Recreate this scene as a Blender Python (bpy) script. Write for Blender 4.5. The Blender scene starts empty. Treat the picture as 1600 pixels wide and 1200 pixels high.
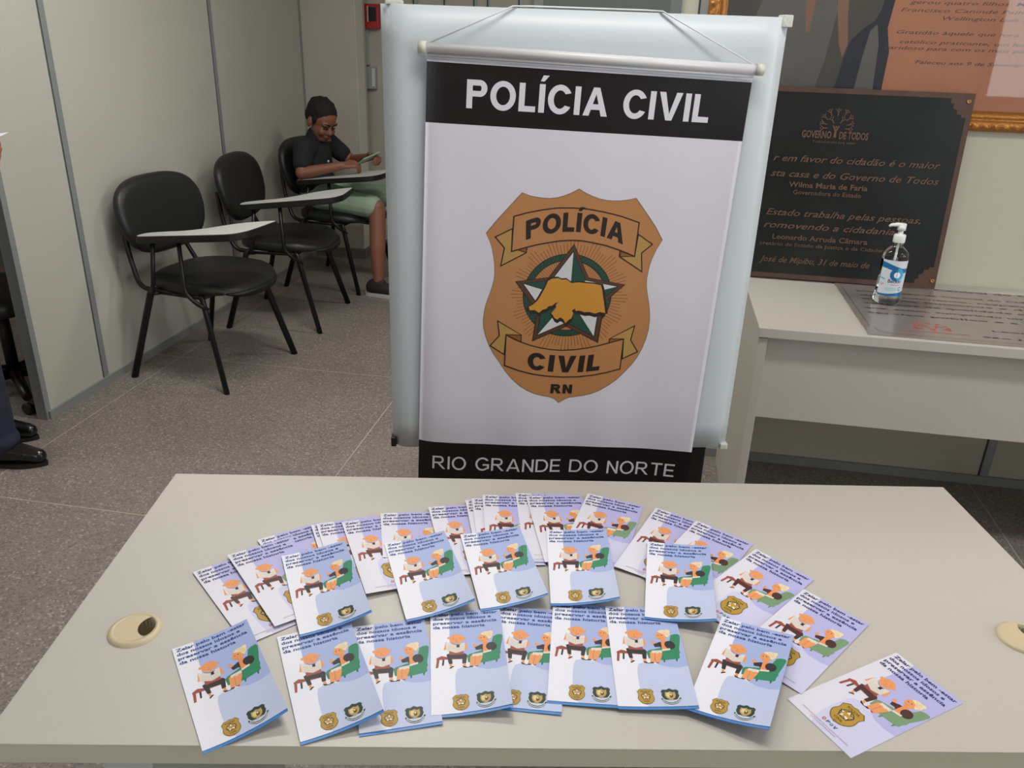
import bpy, bmesh, math, random
from mathutils import Vector, Matrix, geometry
random.seed(7)
SC = bpy.context.scene
COL = SC.collection
R = math.radians
PI = math.pi

# ------------------------------------------------------------------ camera, world, lights, exposure
cam = bpy.data.cameras.new('camera')
cam.sensor_width = 36.0
cam.lens = 1280.17 / 1600 * 36.0
cam.clip_start = 0.02
camo = bpy.data.objects.new('camera', cam)
COL.objects.link(camo)
cr, cu, cf = Vector((0.9845576, 0.17242913, 0.03024105)), Vector((-0.09530321, 0.38303189, 0.91880568)), Vector((-0.14684558, 0.90749918, -0.39355001))
camo.matrix_world = Matrix(((cr.x, cu.x, -cf.x, 0), (cr.y, cu.y, -cf.y, 0), (cr.z, cu.z, -cf.z, 1.5), (0, 0, 0, 1)))
SC.camera = camo

world = bpy.data.worlds.new('world')
SC.world = world
world.use_nodes = True
world.node_tree.nodes['Background'].inputs[0].default_value = (0.80, 0.90, 1.0, 1)
world.node_tree.nodes['Background'].inputs[1].default_value = 0.5

SC.view_settings.view_transform = 'Standard'
SC.view_settings.look = 'None'
SC.view_settings.gamma = 1
SC.view_settings.use_curve_mapping = False
SC.view_settings.exposure = -0.33


def area(name, loc, rot, sx, sy, power, color):
    l = bpy.data.lights.new(name, 'AREA')
    l.shape = 'RECTANGLE'
    l.size, l.size_y, l.energy, l.color = sx, sy, power, color
    o = bpy.data.objects.new(name, l)
    o.location, o.rotation_euler = loc, rot
    COL.objects.link(o)
    return o


# daylight through the windows behind and to the right of the photographer
WINDOWS = [(-1.9, -0.5), (2.8, 4.1)]
for i_, (wa, wb) in enumerate(WINDOWS):
    area('window_daylight', ((wa + wb) / 2, -2.53, 1.75), (R(90), 0, 0), wb - wa - 0.12, 1.3, 24, (0.93, 0.97, 1.0))
# daylight from an unseen side window, added to brighten the left wall
area('window_daylight', (4.12, 0.9, 1.75), (R(90), 0, R(90)), 2.0, 1.3, 75, (0.95, 0.98, 1.0))
# fluorescent fixtures on the ceiling; the last is added to brighten the left wall
FIXTURES = [(0.2, 1.2), (0.2, 4.1), (2.4, 1.2), (-3.4, 1.6), (-1.0, 2.6)]
for fx, fy in FIXTURES:
    area('fluorescent_glow', (fx, fy, 2.70), (0, 0, 0), 1.2, 0.28, 46 if fx == -1.0 else 24, (1.0, 0.98, 0.93))


# ------------------------------------------------------------------ materials
MATS = {}


def lin(c):
    return tuple((v / 255 / 12.92 if v / 255 <= 0.04045 else ((v / 255 + 0.055) / 1.055) ** 2.4) for v in c) + (1,)


def mat(name, rgb, rough=0.6, metal=0.0, spec=0.5, var=0.0, scale=6.0, bump=0.0, bscale=60.0, coat=0.0):
    if name in MATS:
        return MATS[name]
    m = bpy.data.materials.new(name)
    m.use_nodes = True
    nt = m.node_tree
    b = nt.nodes['Principled BSDF']
    c = lin(rgb)
    b.inputs['Base Color'].default_value = c
    b.inputs['Roughness'].default_value = rough
    b.inputs['Metallic'].default_value = metal
    b.inputs['Specular IOR Level'].default_value = spec
    b.inputs['Coat Weight'].default_value = coat
    tc = nt.nodes.new('ShaderNodeTexCoord')
    if var > 0:
        n = nt.nodes.new('ShaderNodeTexNoise')
        n.inputs['Scale'].default_value = scale
        n.inputs['Detail'].default_value = 5
        nt.links.new(tc.outputs['Object'], n.inputs['Vector'])
        r = nt.nodes.new('ShaderNodeValToRGB')
        r.color_ramp.elements[0].position = 0.3
        r.color_ramp.elements[1].position = 0.7
        r.color_ramp.elements[0].color = tuple(max(0, v * (1 - var)) for v in c[:3]) + (1,)
        r.color_ramp.elements[1].color = tuple(min(1, v * (1 + var)) for v in c[:3]) + (1,)
        nt.links.new(n.outputs['Fac'], r.inputs['Fac'])
        nt.links.new(r.outputs['Color'], b.inputs['Base Color'])
    if bump > 0:
        n2 = nt.nodes.new('ShaderNodeTexNoise')
        n2.inputs['Scale'].default_value = bscale
        nt.links.new(tc.outputs['Object'], n2.inputs['Vector'])
        bp = nt.nodes.new('ShaderNodeBump')
        bp.inputs['Strength'].default_value = bump
        bp.inputs['Distance'].default_value = 0.002
        nt.links.new(n2.outputs['Fac'], bp.inputs['Height'])
        nt.links.new(bp.outputs['Normal'], b.inputs['Normal'])
    MATS[name] = m
    return m


def floor_material():
    m = bpy.data.materials.new('terrazzo_floor')
    m.use_nodes = True
    nt = m.node_tree
    N, L = nt.nodes, nt.links
    b = N['Principled BSDF']
    geo = N.new('ShaderNodeNewGeometry')
    n1 = N.new('ShaderNodeTexNoise'); n1.inputs['Scale'].default_value = 1.6; n1.inputs['Detail'].default_value = 6
    L.new(geo.outputs['Position'], n1.inputs['Vector'])
    base = N.new('ShaderNodeValToRGB')
    base.color_ramp.elements[0].position = 0.3; base.color_ramp.elements[0].color = lin((119, 111, 106))
    base.color_ramp.elements[1].position = 0.7; base.color_ramp.elements[1].color = lin((135, 127, 121))
    L.new(n1.outputs['Fac'], base.inputs['Fac'])
    v = N.new('ShaderNodeTexVoronoi'); v.inputs['Scale'].default_value = 190
    L.new(geo.outputs['Position'], v.inputs['Vector'])
    chips = N.new('ShaderNodeValToRGB')
    chips.color_ramp.interpolation = 'CONSTANT'
    e = chips.color_ramp.elements
    e[0].position = 0; e[0].color = (0.72, 0.72, 0.72, 1)
    e[1].position = 0.22; e[1].color = (1, 1, 1, 1)
    e2 = e.new(0.80); e2.color = (1.18, 1.14, 1.08, 1)
    e3 = e.new(0.93); e3.color = (1.75, 1.68, 1.58, 1)
    sep = N.new('ShaderNodeSeparateColor')
    L.new(v.outputs['Color'], sep.inputs['Color'])
    L.new(sep.outputs['Red'], chips.inputs['Fac'])
    mx = N.new('ShaderNodeMix'); mx.data_type = 'RGBA'; mx.blend_type = 'MULTIPLY'; mx.inputs['Factor'].default_value = 1
    L.new(base.outputs['Color'], mx.inputs['A']); L.new(chips.outputs['Color'], mx.inputs['B'])
    # brass joint strips
    sp = N.new('ShaderNodeSeparateXYZ'); L.new(geo.outputs['Position'], sp.inputs['Vector'])

    def line(sock, c, w):
        a = N.new('ShaderNodeMath'); a.operation = 'SUBTRACT'; L.new(sock, a.inputs[0]); a.inputs[1].default_value = c
        d = N.new('ShaderNodeMath'); d.operation = 'ABSOLUTE'; L.new(a.outputs[0], d.inputs[0])
        f = N.new('ShaderNodeMath'); f.operation = 'LESS_THAN'; L.new(d.outputs[0], f.inputs[0]); f.inputs[1].default_value = w
        return f.outputs[0]
    lines = [line(sp.outputs['X'], c, 0.002) for c in (-2.19, -1.037, 0.12, 1.27, -3.34)] + [line(sp.outputs['Y'], c, 0.002) for c in (2.08, 3.40, 4.72, 0.76)]
    cur = lines[0]
    for s in lines[1:]:
        a = N.new('ShaderNodeMath'); a.operation = 'MAXIMUM'; L.new(cur, a.inputs[0]); L.new(s, a.inputs[1]); cur = a.outputs[0]
    m2 = N.new('ShaderNodeMix'); m2.data_type = 'RGBA'
    L.new(cur, m2.inputs['Factor']); L.new(mx.outputs['Result'], m2.inputs['A']); m2.inputs['B'].default_value = lin((172, 160, 148))
    L.new(m2.outputs['Result'], b.inputs['Base Color'])
    b.inputs['Roughness'].default_value = 0.42
    return m


def glass_sheet_material():
    m = bpy.data.materials.new('picture_glass')
    m.use_nodes = True
    nt = m.node_tree
    nt.nodes.remove(nt.nodes['Principled BSDF'])
    out = nt.nodes['Material Output']
    t = nt.nodes.new('ShaderNodeBsdfTransparent')
    g = nt.nodes.new('ShaderNodeBsdfGlossy'); g.inputs['Roughness'].default_value = 0.02
    f = nt.nodes.new('ShaderNodeFresnel'); f.inputs['IOR'].default_value = 1.5
    ml = nt.nodes.new('ShaderNodeMath'); ml.operation = 'MULTIPLY'; ml.inputs[1].default_value = 0.6
    nt.links.new(f.outputs[0], ml.inputs[0])
    mx = nt.nodes.new('ShaderNodeMixShader')
    nt.links.new(ml.outputs[0], mx.inputs[0]); nt.links.new(t.outputs[0], mx.inputs[1]); nt.links.new(g.outputs[0], mx.inputs[2])
    nt.links.new(mx.outputs[0], out.inputs[0])
    return m


def clear_plastic():
    m = bpy.data.materials.new('clear_plastic')
    m.use_nodes = True
    b = m.node_tree.nodes['Principled BSDF']
    b.inputs['Base Color'].default_value = (0.93, 0.96, 0.97, 1)
    b.inputs['Roughness'].default_value = 0.04
    b.inputs['Transmission Weight'].default_value = 1.0
    b.inputs['IOR'].default_value = 1.36
    return m


def gold_material():
    m = mat('gilded_wood', (168, 112, 54), 0.36, 0.7)
    nt = m.node_tree
    tc = nt.nodes.new('ShaderNodeTexCoord')
    v = nt.nodes.new('ShaderNodeTexNoise'); v.inputs['Scale'].default_value = 120; v.inputs['Distortion'].default_value = 1.5
    nt.links.new(tc.outputs['Object'], v.inputs['Vector'])
    bp = nt.nodes.new('ShaderNodeBump'); bp.inputs['Strength'].default_value = 0.6; bp.inputs['Distance'].default_value = 0.003
    nt.links.new(v.outputs['Fac'], bp.inputs['Height'])
    nt.links.new(bp.outputs['Normal'], nt.nodes['Principled BSDF'].inputs['Normal'])
    return m


# ------------------------------------------------------------------ object helpers
def obj(name, me, m=None, parent=None, smooth=False):
    if isinstance(me, bmesh.types.BMesh):
        bm = me
        me = bpy.data.meshes.new(name)
        bm.normal_update()
        bm.to_mesh(me)
        bm.free()
    for mm in (m if isinstance(m, (list, tuple)) else [m]):
        if mm is not None:
            me.materials.append(mm)
    if smooth:
        for p in me.polygons:
            p.use_smooth = True
    o = bpy.data.objects.new(name, me)
    COL.objects.link(o)
    if parent is not None:
        o.parent = parent
    return o


def tag(o, label, cat, group=None):
    o['label'] = label
    o['category'] = cat
    if group:
        o['group'] = group
    return o


def empty(name, loc=(0, 0, 0), rz=0.0):
    o = bpy.data.objects.new(name, None)
    o.empty_display_size = 0.05
    COL.objects.link(o)
    o.location = loc
    o.rotation_euler = (0, 0, rz)
    return o


def thing(name, label, cat, loc=(0, 0, 0), rz=0.0, group=None):
    return tag(empty(name, loc, rz), label, cat, group)


def struct(o):
    o['kind'] = 'structure'
    return o


def new():
    return bmesh.new()


def add_box(bm, x0, x1, y0, y1, z0, z1, bevel=0.0, mi=0):
    r = bmesh.ops.create_cube(bm, size=1.0)
    vs = r['verts']
    for v in vs:
        v.co = Vector((x0 + (v.co.x + .5) * (x1 - x0), y0 + (v.co.y + .5) * (y1 - y0), z0 + (v.co.z + .5) * (z1 - z0)))
    fs = list({f for v in vs for f in v.link_faces})
    for f in fs:
        f.material_index = mi
    if bevel > 0:
        es = list({e for f in fs for e in f.edges})
        bmesh.ops.bevel(bm, geom=es, offset=bevel, segments=2, profile=0.7, affect='EDGES')


def box(name, x0, x1, y0, y1, z0, z1, m, parent=None, bevel=0.0):
    bm = new()
    add_box(bm, x0, x1, y0, y1, z0, z1, bevel)
    return obj(name, bm, m, parent)


def fillet(pts, r, n=5):
    pts = [Vector(p) for p in pts]
    out = [pts[0]]
    for a, b, c in zip(pts, pts[1:], pts[2:]):
        rr = min(r, (a - b).length * .49, (c - b).length * .49)
        p, q = b + (a - b).normalized() * rr, b + (c - b).normalized() * rr
        for i in range(n + 1):
            t = i / n
            out.append(p * (1 - t) ** 2 + b * 2 * t * (1 - t) + q * t * t)
    out.append(pts[-1])
    return out


def add_tube(bm, pts, r, seg=10, squash=1.0, cap=True, mi=0):
    pts = [Vector(p) for p in pts]
    rs = r if isinstance(r, (list, tuple)) else [r] * len(pts)
    rings, up = [], None
    for i, p in enumerate(pts):
        t = (pts[min(i + 1, len(pts) - 1)] - pts[max(i - 1, 0)]).normalized()
        if up is None:
            up = t.cross(Vector((0, 0, 1)))
            if up.length < .1:
                up = t.cross(Vector((1, 0, 0)))
            up.normalize()
        up = (up - t * up.dot(t)).normalized()
        s = t.cross(up)
        rings.append([bm.verts.new(p + (up * math.cos(2 * PI * k / seg) + s * math.sin(2 * PI * k / seg) * squash) * rs[i]) for k in range(seg)])
    for a, b in zip(rings, rings[1:]):
        for k in range(seg):
            f = bm.faces.new((a[k], a[(k + 1) % seg], b[(k + 1) % seg], b[k]))
            f.smooth = True
            f.material_index = mi
    if cap:
        for rg, rev in ((rings[0], True), (rings[-1], False)):
            f = bm.faces.new(list(reversed(rg)) if rev else rg)
            f.material_index = mi


def tube(name, pts, r, m, parent=None, seg=10, squash=1.0):
    bm = new()
    add_tube(bm, pts, r, seg, squash)
    bmesh.ops.recalc_face_normals(bm, faces=bm.faces)
    return obj(name, bm, m, parent)


def add_lathe(bm, prof, seg=32, c=(0, 0, 0), cap=(True, True), mi=0, sy=1.0):
    rings = [[bm.verts.new((c[0] + r * math.cos(2 * PI * k / seg), c[1] + sy * r * math.sin(2 * PI * k / seg), c[2] + z)) for k in range(seg)] for r, z in prof]
    for a, b in zip(rings, rings[1:]):
        for k in range(seg):
            f = bm.faces.new((a[k], a[(k + 1) % seg], b[(k + 1) % seg], b[k]))
            f.smooth = True
            f.material_index = mi
    if cap[0]:
        bm.faces.new(list(reversed(rings[0]))).material_index = mi
    if cap[1]:
        bm.faces.new(rings[-1]).material_index = mi


def lathe(name, prof, m, parent=None, **k):
    bm = new()
    add_lathe(bm, prof, **k)
    bmesh.ops.recalc_face_normals(bm, faces=bm.faces)
    return obj(name, bm, m, parent)


def smooth_closed(pts, n=6):
    out = []
    k = len(pts)
    for i in range(k):
        p0, p1, p2, p3 = [Vector(pts[(i + j) % k]) for j in (-1, 0, 1, 2)]
        for s in range(n):
            t = s / n
            out.append(tuple(.5 * (2 * p1 + (p2 - p0) * t + (2 * p0 - 5 * p1 + 4 * p2 - p3) * t * t + (3 * p1 - p0 - 3 * p2 + p3) * t ** 3)))
    return out


def superellipse(a, b, n=3.0, seg=48):
    out = []
    for k in range(seg):
        t = 2 * PI * k / seg
        c, s = math.cos(t), math.sin(t)
        out.append((a * math.copysign(abs(c) ** (2 / n), c), b * math.copysign(abs(s) ** (2 / n), s)))
    return out


def loft(bm, rings, mi=0, cap=True, smooth=True):
    vr = [[bm.verts.new(p) for p in r] for r in rings]
    n = len(vr[0])
    for a, b in zip(vr, vr[1:]):
        for k in range(n):
            f = bm.faces.new((a[k], a[(k + 1) % n], b[(k + 1) % n], b[k]))
            f.smooth = smooth
            f.material_index = mi
    if cap:
        f = bm.faces.new(list(reversed(vr[0]))); f.material_index = mi; f.smooth = smooth
        f = bm.faces.new(vr[-1]); f.material_index = mi; f.smooth = smooth


def inset_outline(o, d):
    cx = sum(p[0] for p in o) / len(o); cy = sum(p[1] for p in o) / len(o)
    w = max(abs(p[0] - cx) for p in o); h = max(abs(p[1] - cy) for p in o)
    return [(cx + (p[0] - cx) * (w - d) / w, cy + (p[1] - cy) * (h - d) / h) for p in o]


# ------------------------------------------------------------------ flat printing (polygons laid on a sheet)
class Print:
    """2-D polygons in sheet millimetres, later mapped onto a sheet by a function."""

    def __init__(self):
        self.t, self.mats, self.layer = [], [], 0

    def mi(self, m):
        if m not in self.mats:
            self.mats.append(m)
        return self.mats.index(m)

    def tri(self, t, m, layer):
        a = (t[1][0] - t[0][0]) * (t[2][1] - t[0][1]) - (t[2][0] - t[0][0]) * (t[1][1] - t[0][1])
        if abs(a) < 1e-9:
            return
        self.t.append((t if a > 0 else [t[0], t[2], t[1]], self.mi(m), layer))

    def poly(self, pts, m, layer=None, dl=0.0):
        if layer is None:
            self.layer += 1
            layer = self.layer
        v = [Vector((p[0], p[1], 0)) for p in pts]
        for tr in geometry.tessellate_polygon([v]):
            self.tri([pts[i] for i in tr], m, layer + dl)
        return layer

    def ell(self, c, rx, ry, m, seg=28, rot=0.0):
        cs, sn = math.cos(rot), math.sin(rot)
        self.poly([(c[0] + rx * math.cos(2 * PI * k / seg) * cs - ry * math.sin(2 * PI * k / seg) * sn, c[1] + rx * math.cos(2 * PI * k / seg) * sn + ry * math.sin(2 * PI * k / seg) * cs) for k in range(seg)], m)

    def ring(self, outer, inner, m, closed=True, layer=None, dl=0.0):
        if layer is None:
            self.layer += 1
            layer = self.layer
        n = len(outer)
        for k in range(n if closed else n - 1):
            j = (k + 1) % n
            self.tri([outer[k], outer[j], inner[j]], m, layer + dl)
            self.tri([outer[k], inner[j], inner[k]], m, layer + dl)

    def line(self, pts, w, m, closed=False, layer=None):
        if layer is None:
            self.layer += 1
            layer = self.layer
        k = len(pts)
        L, Rr = [], []
        for i in range(k):
            a = pts[(i - 1) % k] if (closed or i > 0) else pts[i]
            b = pts[(i + 1) % k] if (closed or i < k - 1) else pts[i]
            p = pts[i]
            d1 = Vector((p[0] - a[0], p[1] - a[1])); d2 = Vector((b[0] - p[0], b[1] - p[1]))
            if d1.length < 1e-9: d1 = d2
            if d2.length < 1e-9: d2 = d1
            d1.normalize(); d2.normalize()
            n = Vector((-d1.y - d2.y, d1.x + d2.x))
            if n.length < 1e-6: n = Vector((-d1.y, d1.x))
            n.normalize()
            s = w / 2 / max(.45, n.dot(Vector((-d1.y, d1.x))))
            L.append((p[0] + n.x * s, p[1] + n.y * s)); Rr.append((p[0] - n.x * s, p[1] - n.y * s))
        self.ring(L, Rr, m, closed, layer)

    def tris(self, tl, m, layer=None):
        if layer is None:
            self.layer += 1
            layer = self.layer
        for t in tl:
            self.tri(t, m, layer)

    def build(self, name, fn, parent=None, ucuts=(), vcuts=(), lh=0.015, flip=False, base=None, dcuts=((1, 1), ())):
        """fn(x, y, height) -> Vector. base: an optional bmesh with the sheet itself (material 0..)"""
        bm = base if base is not None else new()
        off = self.mi_off if hasattr(self, 'mi_off') else 0
        for t, mi, layer in self.t:
            polys = [t]
            for (ka, kb), cuts in (((1, 0), ucuts), ((0, 1), vcuts), dcuts):
                lin_ = lambda q: q[0] * ka + q[1] * kb
                l0, l1 = min(map(lin_, t)), max(map(lin_, t))
                for c in cuts:
                    if c <= l0 or c >= l1:
                        continue
                    nxt = []
                    for p in polys:
                        lo, hi = min(map(lin_, p)), max(map(lin_, p))
                        if lo >= c - 1e-6 or hi <= c + 1e-6:
                            nxt.append(p)
                            continue
                        for sgn in (1, -1):
                            o = []
                            for a, b in zip(p, p[1:] + p[:1]):
                                da, db = (lin_(a) - c) * sgn, (lin_(b) - c) * sgn
                                if da <= 0:
                                    o.append(a)
                                if (da < 0 < db) or (db < 0 < da):
                                    s = da / (da - db)
                                    o.append((a[0] + (b[0] - a[0]) * s, a[1] + (b[1] - a[1]) * s))
                            if len(o) >= 3:
                                nxt.append(o)
                    polys = nxt
            for p in polys:
                vs = [bm.verts.new(fn(q[0], q[1], layer * lh)) for q in p]
                if flip:
                    vs.reverse()
                f = bm.faces.new(vs)
                f.material_index = mi + off
                f.smooth = False
        return bm


_TXT = {}


def text_tris(body, offset=0.0, shear=0.0, spacing=1.0):
    """triangles of a line of type in em units (x right, y up), and its extents"""
    key = (body, offset, shear, spacing)
    if key in _TXT:
        return _TXT[key]
    c = bpy.data.curves.new('type', 'FONT')
    c.body, c.offset, c.shear, c.space_character = body, offset, shear, spacing
    c.resolution_u = 2
    c.fill_mode = 'FRONT' if hasattr(c, 'fill_mode') else c.fill_mode
    o = bpy.data.objects.new('type', c)
    COL.objects.link(o)
    bpy.context.view_layer.update()
    me = bpy.data.meshes.new_from_object(o.evaluated_get(bpy.context.evaluated_depsgraph_get()))
    me.calc_loop_triangles()
    V = [(v.co.x, v.co.y) for v in me.vertices]
    T = [[V[i] for i in t.vertices] for t in me.loop_triangles]
    bpy.data.objects.remove(o)
    bpy.data.curves.remove(c)
    bpy.data.meshes.remove(me)
    xs = [p[0] for t in T for p in t]; ys = [p[1] for t in T for p in t]
    _TXT[key] = (T, min(xs), max(xs), min(ys), max(ys))
    return _TXT[key]


CAPH = 0.70  # cap height of the built-in face, em


def put_text(pr, body, x0, x1, base, cap, m, offset=0.0, shear=0.0, ydown=True, layer=None, spacing=1.0):
    T, a, b, lo, hi = text_tris(body, offset, shear, spacing)
    sx = (x1 - x0) / (b - a)
    sy = cap / CAPH * (-1 if ydown else 1)
    pr.tris([[(x0 + (p[0] - a) * sx, base + p[1] * sy) for p in t] for t in T], m, layer)


# drawn grotesque capitals for the banner: polygons in units of the cap height
def arc(cx, cy, rx, ry, a0, a1, n=18):
    return [(cx + rx * math.cos(R(a0 + (a1 - a0) * k / n)), cy + ry * math.sin(R(a0 + (a1 - a0) * k / n))) for k in range(n + 1)]


def glyph(ch, t):
    """-> advance width, list of ('p', pts) / ('r', outer, inner, closed)"""
    acute = ch == 'Í'
    if ch in 'IÍ':
        g = [('p', [(0, 0), (t, 0), (t, 1), (0, 1)])]
        if acute:
            g.append(('p', [(t * .1, 1.09), (t * .75, 1.09), (t * 1.55, 1.30), (t * .55, 1.30)]))
        return t, g
    if ch == 'L':
        return .66, [('p', [(0, 0), (.66, 0), (.66, t * .88), (t, t * .88), (t, 1), (0, 1)])]
    if ch == 'E':
        h = t * .86
        return .72, [('p', [(0, 0), (.72, 0), (.72, h), (t, h), (t, .5 - h / 2), (.66, .5 - h / 2), (.66, .5 + h / 2), (t, .5 + h / 2), (t, 1 - h), (.71, 1 - h), (.71, 1), (0, 1)])]
    if ch == 'T':
        return .80, [('p', [(.4 - t / 2, 0), (.4 + t / 2, 0), (.4 + t / 2, 1 - t * .86), (.8, 1 - t * .86), (.8, 1), (0, 1), (0, 1 - t * .86), (.4 - t / 2, 1 - t * .86)])]
    if ch == 'V':
        w, s = .94, t * 1.08
        return w, [('p', [(w / 2 - s * .5, 0), (w / 2 + s * .5, 0), (w, 1), (w - s, 1), (w / 2, s * .95), (s, 1), (0, 1)])]
    if ch == 'A':
        w, s = .98, t * 1.08
        yb0, yb1 = .22, .22 + t * .85
        xi = lambda y: s + (w / 2 - s) * (y / (1 - s * .9))
        g = [('p', [(0, 0), (s, 0), (w / 2, 1 - s * .9), (w / 2, 1), (w / 2 - s * .5, 1)]), ('p', [(w, 0), (w / 2 + s * .5, 1), (w / 2, 1), (w / 2, 1 - s * .9), (w - s, 0)])]
        g.append(('p', [(xi(yb0), yb0), (w - xi(yb0), yb0), (w - xi(yb1), yb1), (xi(yb1), yb1)]))
        return w, g
    if ch == 'O':
        return 1.0, [('r', arc(.5, .5, .5, .52, 0, 360, 40)[:-1], arc(.5, .5, .5 - t, .52 - t * .86, 0, 360, 40)[:-1], True)]
    if ch == 'C':
        return .93, [('r', arc(.48, .5, .48, .52, 28, 332, 34), arc(.48, .5, .48 - t, .52 - t * .86, 38, 322, 34), False)]
    if ch == 'G':
        return .97, [('r', arc(.5, .5, .5, .52, 32, 318, 34), arc(.5, .5, .5 - t, .52 - t * .86, 40, 316, 34), False),
                     ('p', [(.52, .38), (.97, .38), (.97, .38 + t * .86), (.52, .38 + t * .86)]), ('p', [(.97 - t, .13), (.97, .13), (.97, .38), (.97 - t, .38)])]
    if ch == 'D':
        w = .90
        o = [(0, 0)] + arc(w - .46, .5, .46, .5, -90, 90, 20) + [(0, 1)]
        h = t * .86
        i = [(t, h)] + arc(w - .46, .5, .46 - t, .5 - h, -90, 90, 20) + [(t, 1 - h)]
        return w, [('r', o, i, True)]
    if ch in 'PR':
        w, y0, h = .80, .42, t * .86
        g = [('p', [(0, 0), (t, 0), (t, 1), (0, 1)])]
        ry = (1 - y0) / 2
        o = [(t, y0)] + arc(w - ry, y0 + ry, ry, ry, -90, 90, 16) + [(t, 1)]
        i = [(t, y0 + h)] + arc(w - ry, y0 + ry, ry - t, ry - h, -90, 90, 16) + [(t, 1 - h)]
        g.append(('r', o, i, False))
        if ch == 'R':
            g.append(('p', [(.36, y0), (.36 + t * 1.1, y0 + .02), (.92, 0), (.92 - t * 1.25, 0)]))
            return .92, g
        return w, g
    if ch == 'N':
        w = .80
        return w, [('p', [(0, 0), (t, 0), (t, 1), (0, 1)]), ('p', [(w - t, 0), (w, 0), (w, 1), (w - t, 1)]), ('p', [(t, 1), (t, 1 - t * 1.6), (w - t, 0), (w - t, t * 1.6)])]
    return .36, []


def caps(pr, body, x0, x1, base, cap, m, t=.2, gap=.12, warp=None, slant=0.0):
    gl = [glyph(c, t) for c in body]
    tot = sum(g[0] for g in gl) + gap * (len(gl) - 1)
    s = (x1 - x0) / tot
    pr.layer += 1
    L = pr.layer
    x = 0.0
    k = 0
    for w, parts in gl:
        def f(p, x=x):
            q = (x0 + (x + p[0]) * s + slant * p[1] * cap, base - p[1] * cap)
            return warp(*q) if warp else q
        for prt in parts:
            k += 1
            dl = .05 * (k % 5)
            if prt[0] == 'p':
                pr.poly([f(p) for p in prt[1]], m, L, dl)
            else:
                pr.ring([f(p) for p in prt[1]], [f(p) for p in prt[2]], m, prt[3], L, dl)
        x += w + gap


# ------------------------------------------------------------------ bodies: limbs and masses fused into one skin
def add_capsule(bm, a, b, ra, rb, seg=14):
    a, b = Vector(a), Vector(b)
    d = b - a
    n = max(2, int(d.length / max(.012, min(ra, rb))))
    pts, rs = [], []
    for i in range(4):
        ang = PI / 2 * (i / 4)
        pts.append(a - d.normalized() * ra * math.cos(ang) if i else a - d.normalized() * ra * .995); rs.append(max(ra * math.sin(ang), ra * .08))
    for i in range(n + 1):
        pts.append(a.lerp(b, i / n)); rs.append(ra + (rb - ra) * i / n)
    for i in range(3, -1, -1):
        ang = PI / 2 * (i / 4)
        pts.append(b + d.normalized() * rb * math.cos(ang) if i else b + d.normalized() * rb * .995); rs.append(max(rb * math.sin(ang), rb * .08))
    add_tube(bm, pts, rs, seg)


def add_ball(bm, c, r, rotm=None):
    r = (r, r, r) if isinstance(r, (int, float)) else r
    M = Matrix.Translation(Vector(c)) @ (rotm.to_4x4() if rotm else Matrix()) @ Matrix.Diagonal((r[0], r[1], r[2], 1))
    bmesh.ops.create_icosphere(bm, subdivisions=3, radius=1.0, matrix=M)


def fuse(name, bm, voxel, m, parent=None, smooth=2):
    bmesh.ops.recalc_face_normals(bm, faces=bm.faces)
    o = obj(name, bm, m, None)
    md = o.modifiers.new('r', 'REMESH'); md.mode = 'VOXEL'; md.voxel_size = voxel; md.use_smooth_shade = True
    if smooth:
        s = o.modifiers.new('s', 'SMOOTH'); s.factor = .5; s.iterations = smooth
    bpy.context.view_layer.update()
    me = bpy.data.meshes.new_from_object(o.evaluated_get(bpy.context.evaluated_depsgraph_get()))
    old = o.data
    o.modifiers.clear()
    o.data = me
    me.name = name
    bpy.data.meshes.remove(old)
    if not me.materials and m is not None:
        me.materials.append(m)
    for p in me.polygons:
        p.use_smooth = True
    if parent is not None:
        o.parent = parent
    return o


# ------------------------------------------------------------------ palette
M_WALL = mat('cream_partition', (180, 179, 168), 0.55, var=.02, scale=2)
M_WALL2 = mat('cream_wall', (188, 184, 168), 0.6, var=.02, scale=2)
M_COLUMN = mat('painted_masonry', (178, 172, 162), 0.7, var=.03, scale=3, bump=.15, bscale=90)
M_FAR = mat('far_panel', (176, 172, 158), 0.6)
M_DOORGREY = mat('grey_door', (128, 134, 132), 0.55)
M_CEIL = mat('white_ceiling', (225, 225, 222), 0.8)
M_ALU = mat('aluminium_profile', (150, 154, 154), 0.42, 0.35)
M_DESK = mat('cream_laminate', (184, 178, 170), 0.42, var=.012, scale=3, bump=.05, bscale=400)
M_DESKEDGE = mat('desk_edge_band', (214, 209, 190), 0.5)
M_BOARD = mat('white_board', (200, 207, 212), 0.38, var=.01, scale=4)
M_BLACK = mat('black_metal', (18, 18, 19), 0.38, 0.2)
M_SEAT = mat('black_vinyl', (24, 25, 27), 0.45, var=.1, scale=30, bump=.25, bscale=220)
M_TABLET = mat('white_laminate', (200, 203, 199), 0.4)
M_RUBBER = mat('black_plastic', (20, 20, 21), 0.5)
M_ROD = mat('white_plastic_rod', (212, 210, 214), 0.3)
M_CAP = mat('ivory_plastic', (205, 203, 188), 0.45)
M_BEIGE = mat('beige_plastic', (196, 180, 148), 0.42)
M_CORD = mat('white_cord', (214, 218, 220), 0.7)
FLOORM = floor_material()

# ------------------------------------------------------------------ the room
struct(box('floor', -4.6, 4.2, -2.6, 6.2, -0.05, 0.0, FLOORM))
struct(box('ceiling', -4.6, 4.2, -2.6, 6.2, 2.8, 2.85, M_CEIL))
PX = -2.33


def seam(name, x0, x1, y0, y1, z0, z1, parent=None):
    return box(name, x0, x1, y0, y1, z0, z1, M_ALU, parent)


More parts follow.
